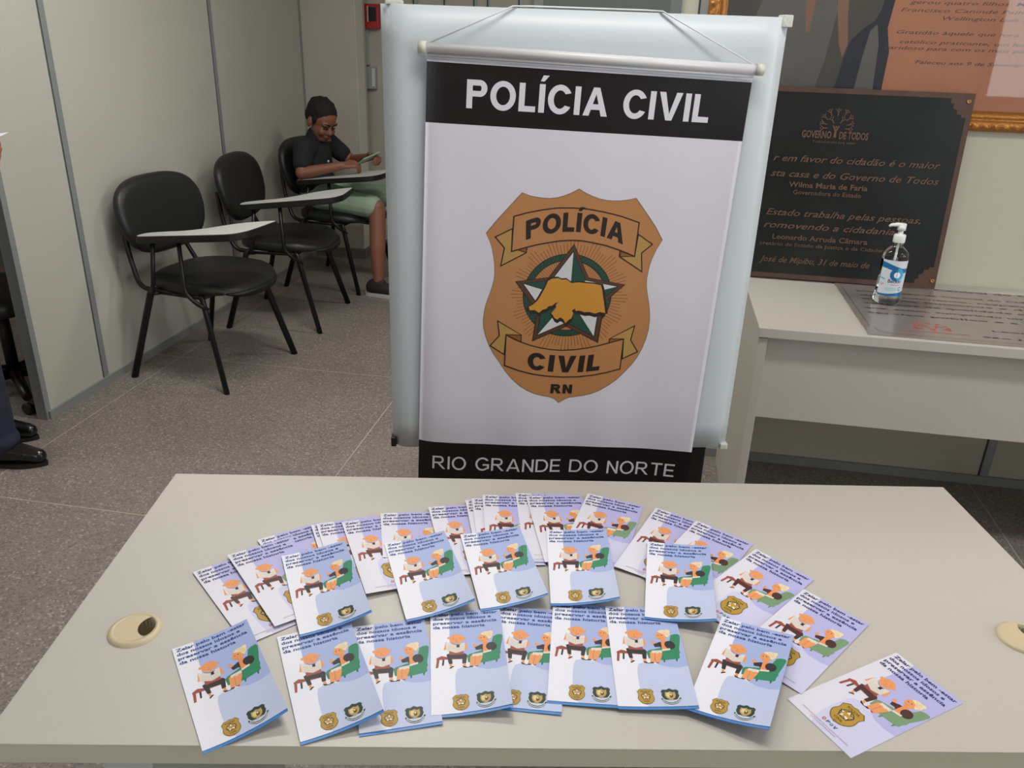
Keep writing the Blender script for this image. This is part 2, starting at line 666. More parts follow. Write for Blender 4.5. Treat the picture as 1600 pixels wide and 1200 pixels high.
wl = struct(box('wall_left', PX - .04, PX, 2.645, 5.43, 0.0, 2.8, M_WALL))
seam('end_profile', PX - .043, PX + .002, 2.635, 2.646, 0, 2.8, wl)
seam('corner_profile', PX - .001, PX + .003, 2.636, 2.662, 0, 2.8, wl)
for sy in (3.025, 4.278):
    seam('seam_profile', PX, PX + .003, sy - .019, sy + .019, 0.03, 2.8, wl)
    box('seam_groove', PX + .003, PX + .0035, sy - .019, sy - .013, 0.03, 2.8, mat('dark_gap', (60, 62, 60), .8), wl)
seam('seam_profile', PX, PX + .003, 5.395, 5.429, 0.03, 2.8, wl)
struct(box('baseboard_left', PX, PX + .012, 2.645, 5.43, 0, .035, M_ALU))
# painted column and the wall beyond it
cl = struct(box('wall_column', PX - .04, -1.967, 5.43, 5.62, 0, 2.8, M_COLUMN))
box('corner_strip', -1.968, -1.963, 5.43, 5.575, .06, 2.8, mat('pale_trim', (205, 204, 192), .6), cl)
struct(box('baseboard_column', PX, -1.952, 5.415, 5.63, 0, .07, mat('granite_skirting', (112, 108, 104), .5, var=.25, scale=60)))
wf = struct(box('wall_far', -4.6, 4.2, 5.75, 5.85, 0, 2.8, M_FAR))
for sx, w in ((-2.045, .012), (-1.655, .03), (-1.455, .012), (-1.252, .02), (-1.165, .012), (-.95, .03)):
    box('seam_profile', sx - w / 2, sx + w / 2, 5.742, 5.751, 0, 2.8, M_ALU, wf)
    box('seam_groove', sx - w / 2 - .004, sx - w / 2 + .004, 5.740, 5.752, 0, 2.8, mat('dark_gap', (60, 62, 60), .8), wf)
struct(box('baseboard_far', -4.6, 4.2, 5.735, 5.75, 0, .07, mat('granite_skirting', (112, 108, 104), .5)))
dr = struct(box('door_1', -.80, .02, 5.70, 5.75, 0, 2.25, M_DOORGREY))
box('door_frame', -.86, -.80, 5.69, 5.75, 0, 2.3, M_ALU, dr)
# partition behind the plaques
wb = struct(box('wall_back', .035, 4.2, 2.95, 3.0, 0, 2.8, M_WALL2))
box('end_profile', .0, .035, 2.945, 3.005, 0, 2.8, mat('dark_profile', (112, 118, 116), .45, .3), wb)
for sx in (.107, 1.315, 2.53):
    seam('seam_profile', sx - .017, sx + .017, 2.947, 2.95, .03, 2.8, wb)
    box('seam_groove', sx - .019, sx - .013, 2.9465, 2.95, .03, 2.8, mat('dark_gap', (60, 62, 60), .8), wb)
struct(box('baseboard_back', .035, 4.2, 2.938, 2.95, 0, .035, M_ALU))
bm = new()
add_box(bm, 4.2, 4.3, -2.6, -.15, 0, 2.8); add_box(bm, 4.2, 4.3, 1.95, 5.85, 0, 2.8)
add_box(bm, 4.2, 4.3, -.15, 1.95, 0, 1.05); add_box(bm, 4.2, 4.3, -.15, 1.95, 2.45, 2.8)  # opening for the added side window
struct(obj('wall_right', bm, M_WALL2))
struct(box('wall_office', -4.7, -4.6, -2.6, 5.85, 0, 2.8, M_WALL2))
# rear wall with windows behind the photographer
M_WOOD = mat('brown_window_wood', (96, 60, 40), .5)
bm = new()
xs = [-4.6] + [v for w in WINDOWS for v in w] + [4.2]
for a, b in zip(xs[::2], xs[1::2]):
    add_box(bm, a, b, -2.7, -2.6, 0, 2.8)
for a, b in WINDOWS:
    add_box(bm, a, b, -2.7, -2.6, 0, 1.05)
    add_box(bm, a, b, -2.7, -2.6, 2.45, 2.8)
struct(obj('wall_rear', bm, M_WALL2))
for i, (a, b) in enumerate(WINDOWS):
    bm = new()
    for x in (a, (a + b) / 2 - .03, b - .06):
        add_box(bm, x, x + .06, -2.66, -2.50, 1.05, 2.45)
    for z in (1.05, 2.39):
        add_box(bm, a, b, -2.66, -2.50, z, z + .06)
    struct(obj('window_%d' % (i + 1), bm, M_WOOD))
for i, (fx, fy) in enumerate(FIXTURES):
    t = thing('ceiling_lamp', ['white fluorescent ceiling fixture above the leaflet desk', 'white fluorescent ceiling fixture near the far wall', 'white fluorescent ceiling fixture on the right of the room', 'white fluorescent ceiling fixture over the office area', 'white fluorescent ceiling fixture added to brighten the chairs and left partition'][i], 'ceiling lamp', (fx, fy, 2.8), 0, 'fluorescent ceiling fixtures')
    box('housing', -.63, .63, -.16, .16, -.08, 0, mat('white_enamel', (230, 230, 228), .4), t)

bm = new()
for y in (-.15, .87, 1.89):
    add_box(bm, 4.10, 4.26, y, y + .06, 1.05, 2.45)
for z in (1.05, 2.39):
    add_box(bm, 4.10, 4.26, -.15, 1.95, z, z + .06)
struct(obj('window_3', bm, M_WOOD))  # frame of the unseen side window, added for its light

# ------------------------------------------------------------------ leaflet desk in front
DA = R(10.936)
dl_ = Vector((-0.7999656, 1.1772, .75))
dex, dey = Vector((math.cos(DA), math.sin(DA), 0)), Vector((-math.sin(DA), math.cos(DA), 0))
DO = dl_ - dey * .612
desk = thing('desk', 'cream laminate desk in the foreground covered with leaflets', 'desk', (DO.x, DO.y, 0), DA)
DW, DD = 1.408, .612
gx = [(0.096, .191), (1.309, .196)]
bm = new()
# top with two round cable holes
outer = [(0, 0), (DW, 0), (DW, DD), (0, DD)]
tes = []


def rect_with_holes(bm, z, flip):
    edges = []
    loops = [outer] + [[(cx + .026 * math.cos(2 * PI * k / 28), cy + .026 * math.sin(2 * PI * k / 28)) for k in range(28)] for cx, cy in gx]
    allv = []
    for lp in loops:
        vs = [bm.verts.new((p[0], p[1], z)) for p in lp]
        allv.append(vs)
        edges += [bm.edges.new((vs[i], vs[(i + 1) % len(vs)])) for i in range(len(vs))]
    bmesh.ops.triangle_fill(bm, edges=edges, use_beauty=True)
    return allv


la = rect_with_holes(bm, .75, False)
lb = rect_with_holes(bm, .722, True)
for A, B in zip(la, lb):
    for i in range(len(A)):
        bm.faces.new((A[i], A[(i + 1) % len(A)], B[(i + 1) % len(A)], B[i]))
bmesh.ops.recalc_face_normals(bm, faces=bm.faces)
for f in bm.faces:
    if abs(f.normal.z) < .5:
        f.material_index = 1
obj('desk_top', bm, [M_DESK, M_DESKEDGE], desk)
# legs: flat side frames with a grey upright and modesty panel
M_GREY = mat('grey_steel', (200, 204, 202), .45)
for x in (.10, DW - .16):
    box('leg', x, x + .06, .05, DD - .06, .03, .722, M_GREY, desk, .004)
    box('foot', x - .005, x + .065, .02, DD - .02, 0, .035, M_GREY, desk, .008)
box('modesty_panel', .16, DW - .16, DD - .16, DD - .142, .25, .722, M_DESK, desk)
for i, (cx, cy) in enumerate(gx):
    g = empty('cable_grommet', (cx, cy, .75))
    g.parent = desk
    g['label'] = 'beige round cable grommet with a half-open lid'
    bm = new()
    # ring with the crescent-shaped opening left open towards the right
    n = 48
    prof = [(.0345, .0), (.0337, .0028), (.030, .0048), (.026, .0052)]
    rings = [[bm.verts.new((r * math.cos(2 * PI * k / n), r * math.sin(2 * PI * k / n), z)) for k in range(n)] for r, z in prof]
    for A, B in zip(rings, rings[1:]):
        for k in range(n):
            bm.faces.new((A[k], A[(k + 1) % n], B[(k + 1) % n], B[k])).smooth = True
    # lid covers all but a lens at the right-hand side
    oc = Vector((.026, -.006))
    lidpts = []
    for k in range(n):
        p = Vector((.026 * math.cos(2 * PI * k / n), .026 * math.sin(2 * PI * k / n)))
        dv = p - oc
        if dv.length < .0225:
            # pull onto the lens boundary
            q = oc + Vector((-math.sqrt(max(0, .0225 ** 2 - dv.y ** 2)), dv.y))
            p = q if q.length < .026 else p
        lidpts.append(p)
    vs = [bm.verts.new((p.x, p.y, .0052)) for p in lidpts]
    bm.faces.new(vs)
    # inner tube
    t0 = rings[-1]
    t1 = [bm.verts.new((.0258 * math.cos(2 * PI * k / n), .0258 * math.sin(2 * PI * k / n), -.03)) for k in range(n)]
    for k in range(n):
        bm.faces.new((t0[k], t0[(k + 1) % n], t1[(k + 1) % n], t1[k])).smooth = True
    o = obj('grommet_cap', bm, M_BEIGE, g)
    o.rotation_euler = (0, 0, R(20) if i == 0 else R(40))

# ------------------------------------------------------------------ leaflets
def ink(n, rgb):
    return mat('ink_' + n, rgb, .48, spec=.35)


PAPER = mat('glossy_paper', (222, 222, 232), .46, spec=.35)
PAPERB = mat('matt_paper', (212, 210, 222), .45)
BLUEPAGE = mat('blue_inside_page', (58, 122, 190), .4)
LA = dict(head=(34.4, 56.2, 10.0, 11.5), paper=[(20.1, 62.9), (27.4, 65.3), (34.0, 70.1), (41.0, 66.7), (45.6, 65.6), (44.2, 80.8), (32.9, 84.4), (20.2, 77.9)],
          photo=[(34.3, 68.8), (38.1, 68.0), (37.9, 74.0), (34.1, 74.3)], handL=[(20.1, 62.1), (22.0, 63.1), (21.9, 76.9), (17.0, 77.2)], handR=[(45.1, 64.7), (47.2, 66.6), (48.5, 78.8), (44.6, 80.1)],
          torso=[(24.1, 78.7), (42.5, 79.4), (43.4, 88.0), (24.0, 87.2)],
          trou=[(20.5, 86.3), (24.5, 84.4), (44.5, 86.4), (47.4, 89.8), (45.2, 105.1), (40.3, 104.7), (40.7, 96.2), (27.5, 94.1), (28.0, 104.2), (23.2, 103.8)],
          sh1=[(23.5, 111.7), (28.0, 107.8), (30.2, 108.7), (25.1, 112.9)], sh2=[(39.8, 108.4), (45.4, 111.2), (49.1, 113.6), (42.1, 112.6)],
          bench=[(7.5, 92.3), (14.0, 88.5), (22.0, 91.2), (46.3, 93.4), (46.7, 97.1), (21.9, 95.6), (7.4, 95.5)], bleg=[(8.0, 93.8), (11.6, 94.1), (9.4, 110.0), (6.3, 110.1)], bleg2=[(15.2, 95.2), (17.8, 94.7), (16.6, 106.1), (14.2, 106.4)],
          neck=[(69.0, 64.6), (75.0, 65.2), (75.5, 87.1), (68.2, 86.4)], armL=[(57.9, 76.6), (66.7, 71.9), (69.5, 72.2), (68.0, 84.0), (66.0, 81.4), (59.3, 82.0)],
          hand=[(55.5, 72.6), (57.0, 69.0), (59.5, 70.5), (62.1, 76.2), (58.5, 77.6)], sleeve=[(68.4, 86.4), (79.1, 84.0), (78.9, 87.5), (67.7, 89.9)],
          knees=[(51.4, 92.6), (55.4, 89.4), (66.4, 90.0), (66.8, 97.2), (61.4, 111.6), (56.0, 111.3), (57.3, 100.4), (54.6, 111.3), (49.6, 110.9)],
          lace=[(54.0, 89.2), (67.7, 87.9), (67.2, 94.1), (64, 92.6), (61, 94.6), (58, 92.8), (54.1, 94.2)],
          sofa=[(47.0, 92.1), (50.0, 88.5), (57.9, 86.2), (75.0, 80.8), (80.3, 70.0), (83.5, 58.1), (88.3, 55.4), (94.1, 55.2), (96.0, 58.8), (94.6, 68.4), (91.5, 82.5), (90.5, 87.1), (90.9, 91.9), (89.1, 96.4), (89.1, 102.5), (86.2, 104.6), (68.6, 106.9), (59.9, 106.4), (48.0, 103.6)],
          sf1=[(66.6, 105.7), (69.6, 106.0), (68.5, 111.2), (67.0, 111.1)], sf2=[(83.2, 103.9), (86.0, 103.5), (84.9, 109.3), (83.4, 109.2)],
          wsh=[(47.0, 112.9), (50.9, 110.6), (54.6, 111.3), (53.0, 113.1)], wsh2=[(55.6, 111.2), (60.4, 111.4), (59.4, 113.7)],
          bg=[(27.1, 0), (25.6, 30), (25.2, 78.9), (46.5, 92.5), (52.6, 107.4), (60.8, 115.2), (70.3, 119.6), (84.0, 120.6), (97, 118.0), (97, 0)],
          low=[(97, 117.5), (84, 120.3), (70, 119.4), (60.6, 114.6), (40, 111.5), (33.6, 114.5), (31.3, 122.7), (30.3, 137.3), (30.5, 158.6), (33, 176), (38, 188), (97, 188)])
SHIELD = [(208.8, 253.3), (225, 258.8), (243.0, 261.4), (256, 262.2), (269.3, 262.2), (285, 259.6), (299.4, 255.0), (315, 247.5), (329.9, 238.7), (345, 246.5), (360.8, 253.0), (376, 257.4), (392.5, 260.0), (408, 260.2), (423.5, 259.2), (440, 256.4), (456.0, 252.2), (479.5, 279.5), (506.2, 311.4), (525.7, 340.6), (515.5, 361.5), (508.8, 381.7), (505, 398), (503.2, 414.5), (502.5, 431), (504.0, 447.5), (508.5, 466), (514.1, 485.4), (518.8, 505), (521.5, 523.9), (522, 549), (519.0, 573.5), (513, 597), (504.1, 619.6), (492.8, 639), (479.6, 656.6), (463.5, 676), (445.1, 692.0), (425, 706), (403.7, 716.0), (385, 721.5), (365.5, 725.3), (355, 727), (346.5, 730.3), (329.1, 742.1), (317.5, 731.4), (305, 727), (287.8, 724.1), (270, 719.4), (253.2, 712.4), (232, 699.8), (212.9, 682.8), (196.4, 664), (182.0, 643.2), (168, 624), (156.4, 604.1), (147.4, 582), (141.2, 560.3), (139.8, 543), (140.9, 526.4), (143, 511), (146.3, 497.4), (151.6, 480), (155.9, 463.9), (159.2, 448), (159.9, 431.1), (158.2, 410), (154.1, 390.0), (150.8, 376), (146.0, 363.3), (136.2, 344.6), (160.8, 311.5), (185.3, 281.8)]
STAR = [(330.4, 360.9), (368.9, 433.6), (452.3, 446.6), (410.6, 487.7), (405.4, 584.4), (330.2, 548.1), (255.9, 585.9), (261.4, 516.1), (209.5, 449.6), (281.4, 436.9)]
MAP = [(279.7, 444.0), (288, 438.5), (301.9, 436.6), (311, 440), (320.4, 438.7), (327, 443), (332.5, 446.6), (349, 444), (366.7, 445.5), (383, 446), (399.4, 448.6), (403.5, 459), (406.4, 471.1), (412, 493), (416.7, 513.9), (404, 512), (392.6, 516.0), (380, 512.5), (369.0, 513.7), (357, 510.5), (347.8, 511.2), (346, 506), (339.4, 511), (343.4, 517.3), (340.2, 529.5), (333.5, 534), (327.2, 542.3), (322, 533), (314.4, 528.3), (308, 534), (300.7, 530.3), (297, 524), (292.7, 519.5), (298.5, 511.5), (303.1, 504.6), (301.5, 499), (306.9, 492.8), (300, 495), (293.7, 501.6), (286, 503), (280.4, 509.4), (272, 512), (264.9, 519.3), (254, 513), (243.5, 514.1), (240.7, 506.0), (249, 501), (258.2, 492.3), (264, 482), (268.2, 472.8), (274, 461)]


def shrink(pts, s, c=None):
    cx = c[0] if c else sum(p[0] for p in pts) / len(pts)
    cy = c[1] if c else sum(p[1] for p in pts) / len(pts)
    return [(cx + (p[0] - cx) * s, cy + (p[1] - cy) * s) for p in pts]


def small_badge(pr, cx, cy, w):
    s = w / 385.0

    def f(pts):
        return [(cx + (p[0] - 331) * s, cy + (p[1] - 490) * s) for p in pts]
    pr.poly(f(SHIELD), ink('badge_edge', (112, 92, 40)))
    pr.poly(f(shrink(SHIELD, .93, (331, 490))), ink('badge_gold', (176, 138, 54)))
    pr.line(f(arc(331, 478, 100, 98, 0, 360, 28)[:-1]), 16 * s, ink('badge_green', (52, 66, 44)), True)
    pr.poly(f(shrink(STAR, 1.02)), ink('badge_brown', (60, 46, 26)))
    pr.poly(f(shrink(STAR, .8)), ink('badge_white', (220, 216, 200)))
    pr.poly(f(shrink(MAP, .95)), ink('badge_map', (190, 140, 46)))
    dark = ink('badge_text', (52, 42, 24))
    put_text(pr, 'POLÍCIA', cx - 105 * s, cx + 105 * s, cy - 130 * s, 48 * s, dark, .02)
    put_text(pr, 'CIVIL', cx - 75 * s, cx + 75 * s, cy + 170 * s, 45 * s, dark, .02)
    put_text(pr, 'RN', cx - 22 * s, cx + 22 * s, cy + 222 * s, 24 * s, dark, .01)


def crest(pr, cx, cy, w):
    """round green emblem with a golden shield and a ribbon beneath"""
    s = w / 26.0
    f = lambda pts: [(cx + x * s, cy + y * s) for x, y in pts]
    dk = ink('crest_green', (34, 58, 50))
    wt = ink('crest_white', (214, 218, 214))
    pr.poly(f([(-13, 5)] + arc(0, 2, 12, 12, 170, 10, 16) + [(13, 5), (12.3, 3)] + arc(0, -1, 11.2, 12, 20, 160, 14)), dk)
    pr.line(f(arc(0, 1, 11.6, 11.6, 25, 155, 16)), .9 * s, wt)
    pr.poly(f([(-11, -8), (-8.5, -11), (-4, -10.5), (0, -13), (4, -10.5), (8.5, -11), (11, -8), (10, -5), (11, 1), (7, 6), (-7, 6), (-11, 1), (-10, -5)]), dk)
    pr.line(f([(-11, 0), (-9, 5.5), (-5, 9), (0, 10.3), (5, 9), (9, 5.5), (11, 0)]), .9 * s, wt)
    pr.poly(f([(-6, -7), (-3, -6), (0, -8), (3, -6), (6, -7), (6.6, -1), (5, 3), (2, 5.5), (0, 7), (-2, 5.5), (-5, 3), (-6.6, -1)]), ink('crest_gold', (180, 150, 88)))
    pr.ell((cx - 2.4 * s, cy - 2 * s), 2.6 * s, 4.2 * s, ink('crest_gold_light', (214, 196, 140)), 14)
    pr.ell((cx + 1.0 * s, cy - .5 * s), 2.2 * s, 3.4 * s, ink('crest_brown', (92, 66, 36)), 14)
    pr.ell((cx + .8 * s, cy - 2.0 * s), 1.2 * s, 1.4 * s, ink('crest_cream', (220, 206, 170)), 12)


TITLE = [('Zelar pelo bem -estar', 4.0, 93), ('dos nossos idosos e', 3.6, 83.5), ('preservar a essência', 3.6, 91), ('da nossa historia', 3.6, 74)]


def leaflet_art(kind):
    pr = Print()
    k = (97.0, 188.0) if kind == 'A' else (100.0, 196.0)
    sx, sy = k[0] / 97.0, k[1] / 188.0
    S = lambda pts: [(x * sx, y * sy) for x, y in pts]
    P = lambda key, m: pr.poly(S(LA[key]), m)
    A = kind == 'A'
    pr.poly(S(LA['low']), ink('low_' + kind, (184, 193, 222) if A else (198, 196, 224)))
    pr.poly(S(LA['bg']), ink('upper_' + kind, (158, 171, 214) if A else (174, 172, 216)))
    skin = ink('skin_orange', (222, 148, 92) if A else (222, 150, 104))
    dark = ink('cartoon_black_' + kind, (44, 40, 44) if A else (72, 44, 42))
    red = ink('cartoon_red', (150, 72, 58))
    cream = ink('cartoon_cream', (214, 204, 196))
    green = ink('sofa_' + kind, (44, 128, 92) if A else (116, 146, 112))
    gdark = ink('sofa_fold_' + kind, (34, 104, 74) if A else (98, 128, 96))
    P('sofa', green); P('sf1', gdark); P('sf2', gdark)
    pr.line(S([(88.5, 60), (86.5, 70), (83, 80)]), .5, gdark)
    pr.line(S([(67, 92), (67.5, 104)]), .5, gdark)
    P('bleg', red); P('bleg2', dark); P('bench', red)
    pr.poly(S([(23.6, 103), (26.6, 103), (27.6, 110), (25, 111)]), skin)
    pr.poly(S([(40.8, 103), (44.4, 104), (45.4, 111), (42, 111)]), skin)
    P('trou', dark); P('sh1', ink('shoe_black', (30, 28, 32))); P('sh2', ink('shoe_black', (30, 28, 32)))
    P('torso', red)
    P('handL', skin); P('handR', skin)
    P('paper', cream)
    for i in range(4):
        y = 69.5 + i * 3.2
        pr.line(S([(22.5, y), (31.5, y + 3.2)]), .4, ink('print_grey', (172, 162, 158)))
        pr.line(S([(35.0, y + 5.6), (43.5, y + 2.4)]), .4, ink('print_grey', (172, 162, 158)))
    P('photo', ink('shoe_black', (30, 28, 32)))
    pr.line(S([(33.4, 70.5), (33.0, 83.5)]), .4, ink('print_grey', (172, 162, 158)))
    hx, hy = 34.6 * sx, 57.2 * sy
    pr.ell((hx - 10.3 * sx, hy - 2.5 * sy), 2.0, 2.4, skin, 14); pr.ell((hx + 10.3 * sx, hy + .2 * sy), 2.0, 2.4, skin, 14)
    pr.ell((hx, hy), 9.6 * sx, 9.3 * sy, skin, 30, R(6))
    pr.line(S([(27.5, 65.2), (31, 68), (35.5, 69.2), (39.6, 68.6)]), .8, ink('collar_red', (138, 52, 48)))
    for dx in (-4.5, 4.5):
        pr.line([(hx + (dx - 1.2) * sx, hy - 1), (hx + dx * sx, hy - .4), (hx + (dx + 1.2) * sx, hy - 1)], .4, ink('cartoon_line', (150, 84, 52)))
    pr.line([(hx - .4, hy), (hx - .9, hy + 3), (hx + .4, hy + 3.2)], .4, ink('cartoon_line', (150, 84, 52)))
    pr.line([(hx - 2.5, hy + 5.4), (hx, hy + 6.2), (hx + 2.5, hy + 5.4)], .4, ink('cartoon_line', (150, 84, 52)))
    # the woman in the armchair
    P('knees', skin); P('lace', cream)
    pr.line(S([(57.6, 95), (56.2, 110)]), .4, ink('cartoon_line', (150, 84, 52)))
    P('wsh', ink('shoe_black', (30, 28, 32))); P('wsh2', ink('slipper_red', (150, 40, 44)))
    P('hand', skin); P('armL', dark)
    P('neck', ink('blouse_orange', (224, 140, 84)))
    pr.ell((79.7 * sx, 77.6 * sy), 7.0 * sx, 8.2 * sy, dark, 22, R(-12))
    P('sleeve', cream)
    hair = ink('hair_cream', (226, 206, 170))
    pr.ell((80.6 * sx, 49.6 * sy), 3.4, 3.6, hair, 16)
    pr.ell((74.6 * sx, 54.6 * sy), 8.4 * sx, 7.6 * sy, hair, 24)
    pr.ell((70.6 * sx, 59.6 * sy), 7.4 * sx, 8.2 * sy, skin, 24)
    pr.poly(S([(66, 51.6), (72, 47.5), (80, 49), (82.6, 56), (79, 63), (76.5, 61), (74, 55.6)]), hair)
    for i in range(4):
        pr.line(S([(71 + i * 2.3, 49), (73.6 + i * 2.0, 53), (76.6 + i * 1.4, 58)]), .35, ink('hair_line', (190, 160, 112)))
    pr.ell((66.9 * sx, 59 * sy), .8, .9, ink('shoe_black', (30, 28, 32)), 10)
    pr.ell((71.2 * sx, 58.6 * sy), .8, .9, ink('shoe_black', (30, 28, 32)), 10)
    pr.line(S([(66.3, 64), (68, 65), (70, 64.2)]), .4, ink('cartoon_line', (150, 84, 52)))
    navy = ink('title_navy_' + kind, (34, 64, 134) if A else (36, 40, 98))
    for i, (tx, x0, x1) in enumerate(TITLE):
        put_text(pr, tx, x0 * sx, x1 * sx, (9.6 + 8.7 * i) * sy, 5.7 * sy, navy, .023)
    if A:
        small_badge(pr, 36, 171.5, 20.5)
        crest(pr, 66, 171, 26)
    else:
        small_badge(pr, 51, 150.5, 33)
        for ch, x, c in (('D', 41, (206, 78, 70)), ('P', 47, (46, 104, 130)), ('G', 52.2, (70, 140, 84)), ('V', 57.6, (40, 44, 90))):
            caps(pr, ch, x, x + 4.2, 180.5, 4.8, ink('mark_' + ch, c), .24)
        sm = ink('small_red_print', (176, 132, 140))
        for i, (x0, x1) in enumerate(((16, 86), (32, 70))):
            put_text(pr, 'DEPARTAMENTO DE PROTEÇÃO A GRUPOS EM SITUAÇÃO' if i == 0 else 'DE VULNERABILIDADE', x0, x1, 186.5 + 3.4 * i, 1.9, sm)
    return pr


ART = {k: leaflet_art(k) for k in 'AB'}
NU, NV = 14, 14


def sheet_bm(w, h, fn, th, both=True):
    """thin solid sheet; fn(x, y, height) in mm"""
    bm = new()
    top = [[bm.verts.new(fn(w * i / NU, h * j / NV, 0)) for i in range(NU + 1)] for j in range(NV + 1)]
    bot = [[bm.verts.new(fn(w * i / NU, h * j / NV, -th)) for i in range(NU + 1)] for j in range(NV + 1)]
    for j in range(NV):
        for i in range(NU):
            bm.faces.new((top[j + 1][i], top[j][i + 1], top[j][i]))
            bm.faces.new((top[j + 1][i], top[j + 1][i + 1], top[j][i + 1]))
            bm.faces.new((bot[j][i], bot[j][i + 1], bot[j + 1][i]))
            bm.faces.new((bot[j][i + 1], bot[j + 1][i + 1], bot[j + 1][i]))
        for i in (0, NU):
            bm.faces.new((top[j][i], top[j + 1][i], bot[j + 1][i], bot[j][i]))
    for i in range(NU):
        for j in (0, NV):
            bm.faces.new((top[j][i], top[j][i + 1], bot[j][i + 1], bot[j][i]))
    bmesh.ops.recalc_face_normals(bm, faces=bm.faces)
    return bm


_LM = {}


def leaflet_meshes(kind, curl, tilt):
    key = (kind, curl, tilt)
    if key in _LM:
        return _LM[key]
    w, h = (97.0, 188.0) if kind == 'A' else (100.0, 196.0)

    def surf(z0, c, tl):
        def smooth(x, y):
            u = x / w
            sag = (curl[0] + (curl[1] - curl[0]) * min(1, y / h) ** 1.5) * .001 * u * u
            return sag + tl * .001 * (1 - u)
        G = [[smooth(w * i / NU, h * j / NV) for i in range(NU + 1)] for j in range(NV + 1)]

        def fn(x, y, d):
            # the sheet is made of flat triangles; print follows exactly the same ones
            a, b = min(max(x / w, 0), 1) * NU, min(max(y / h, 0), 1) * NV
            i, j = min(int(a), NU - 1), min(int(b), NV - 1)
            a, b = a - i, b - j
            if a + b <= 1:
                z = G[j][i] + a * (G[j][i + 1] - G[j][i]) + b * (G[j + 1][i] - G[j][i])
            else:
                z = G[j + 1][i + 1] + (1 - a) * (G[j + 1][i] - G[j + 1][i + 1]) + (1 - b) * (G[j][i + 1] - G[j + 1][i + 1])
            return Vector((x / 1000, -y / 1000, (z0 + d) / 1000 + z))
        return fn
    pr = ART[kind]
    base = surf(.9 if kind == 'A' else .3, True, tilt)
    bm = sheet_bm(w, h, base, .2)
    for f in bm.faces:
        f.material_index = 0
    pr.mi_off = 1
    pr.build('cover', lambda x, y, d: base(x, y, d + .05), None, [w * i / NU for i in range(1, NU)], [h * j / NV for j in range(1, NV)], .004, True, bm, ((NU / w, NV / h), range(1, NU + NV)))
    me = bpy.data.meshes.new('cover')
    bm.normal_update()
    bm.to_mesh(me)
    bm.free()
    me.materials.append(PAPER if kind == 'A' else PAPERB)
    for m in pr.mats:
        me.materials.append(m)
    me2 = None
    if kind == 'A':
        b2 = surf(.35, True, tilt)
        bm = sheet_bm(w, 4.2 + h, b2, .3)
        me2 = bpy.data.meshes.new('back_page')
        bm.to_mesh(me2)
        bm.free()
        me2.materials.append(BLUEPAGE)
    _LM[key] = (me, me2)
    return _LM[key]


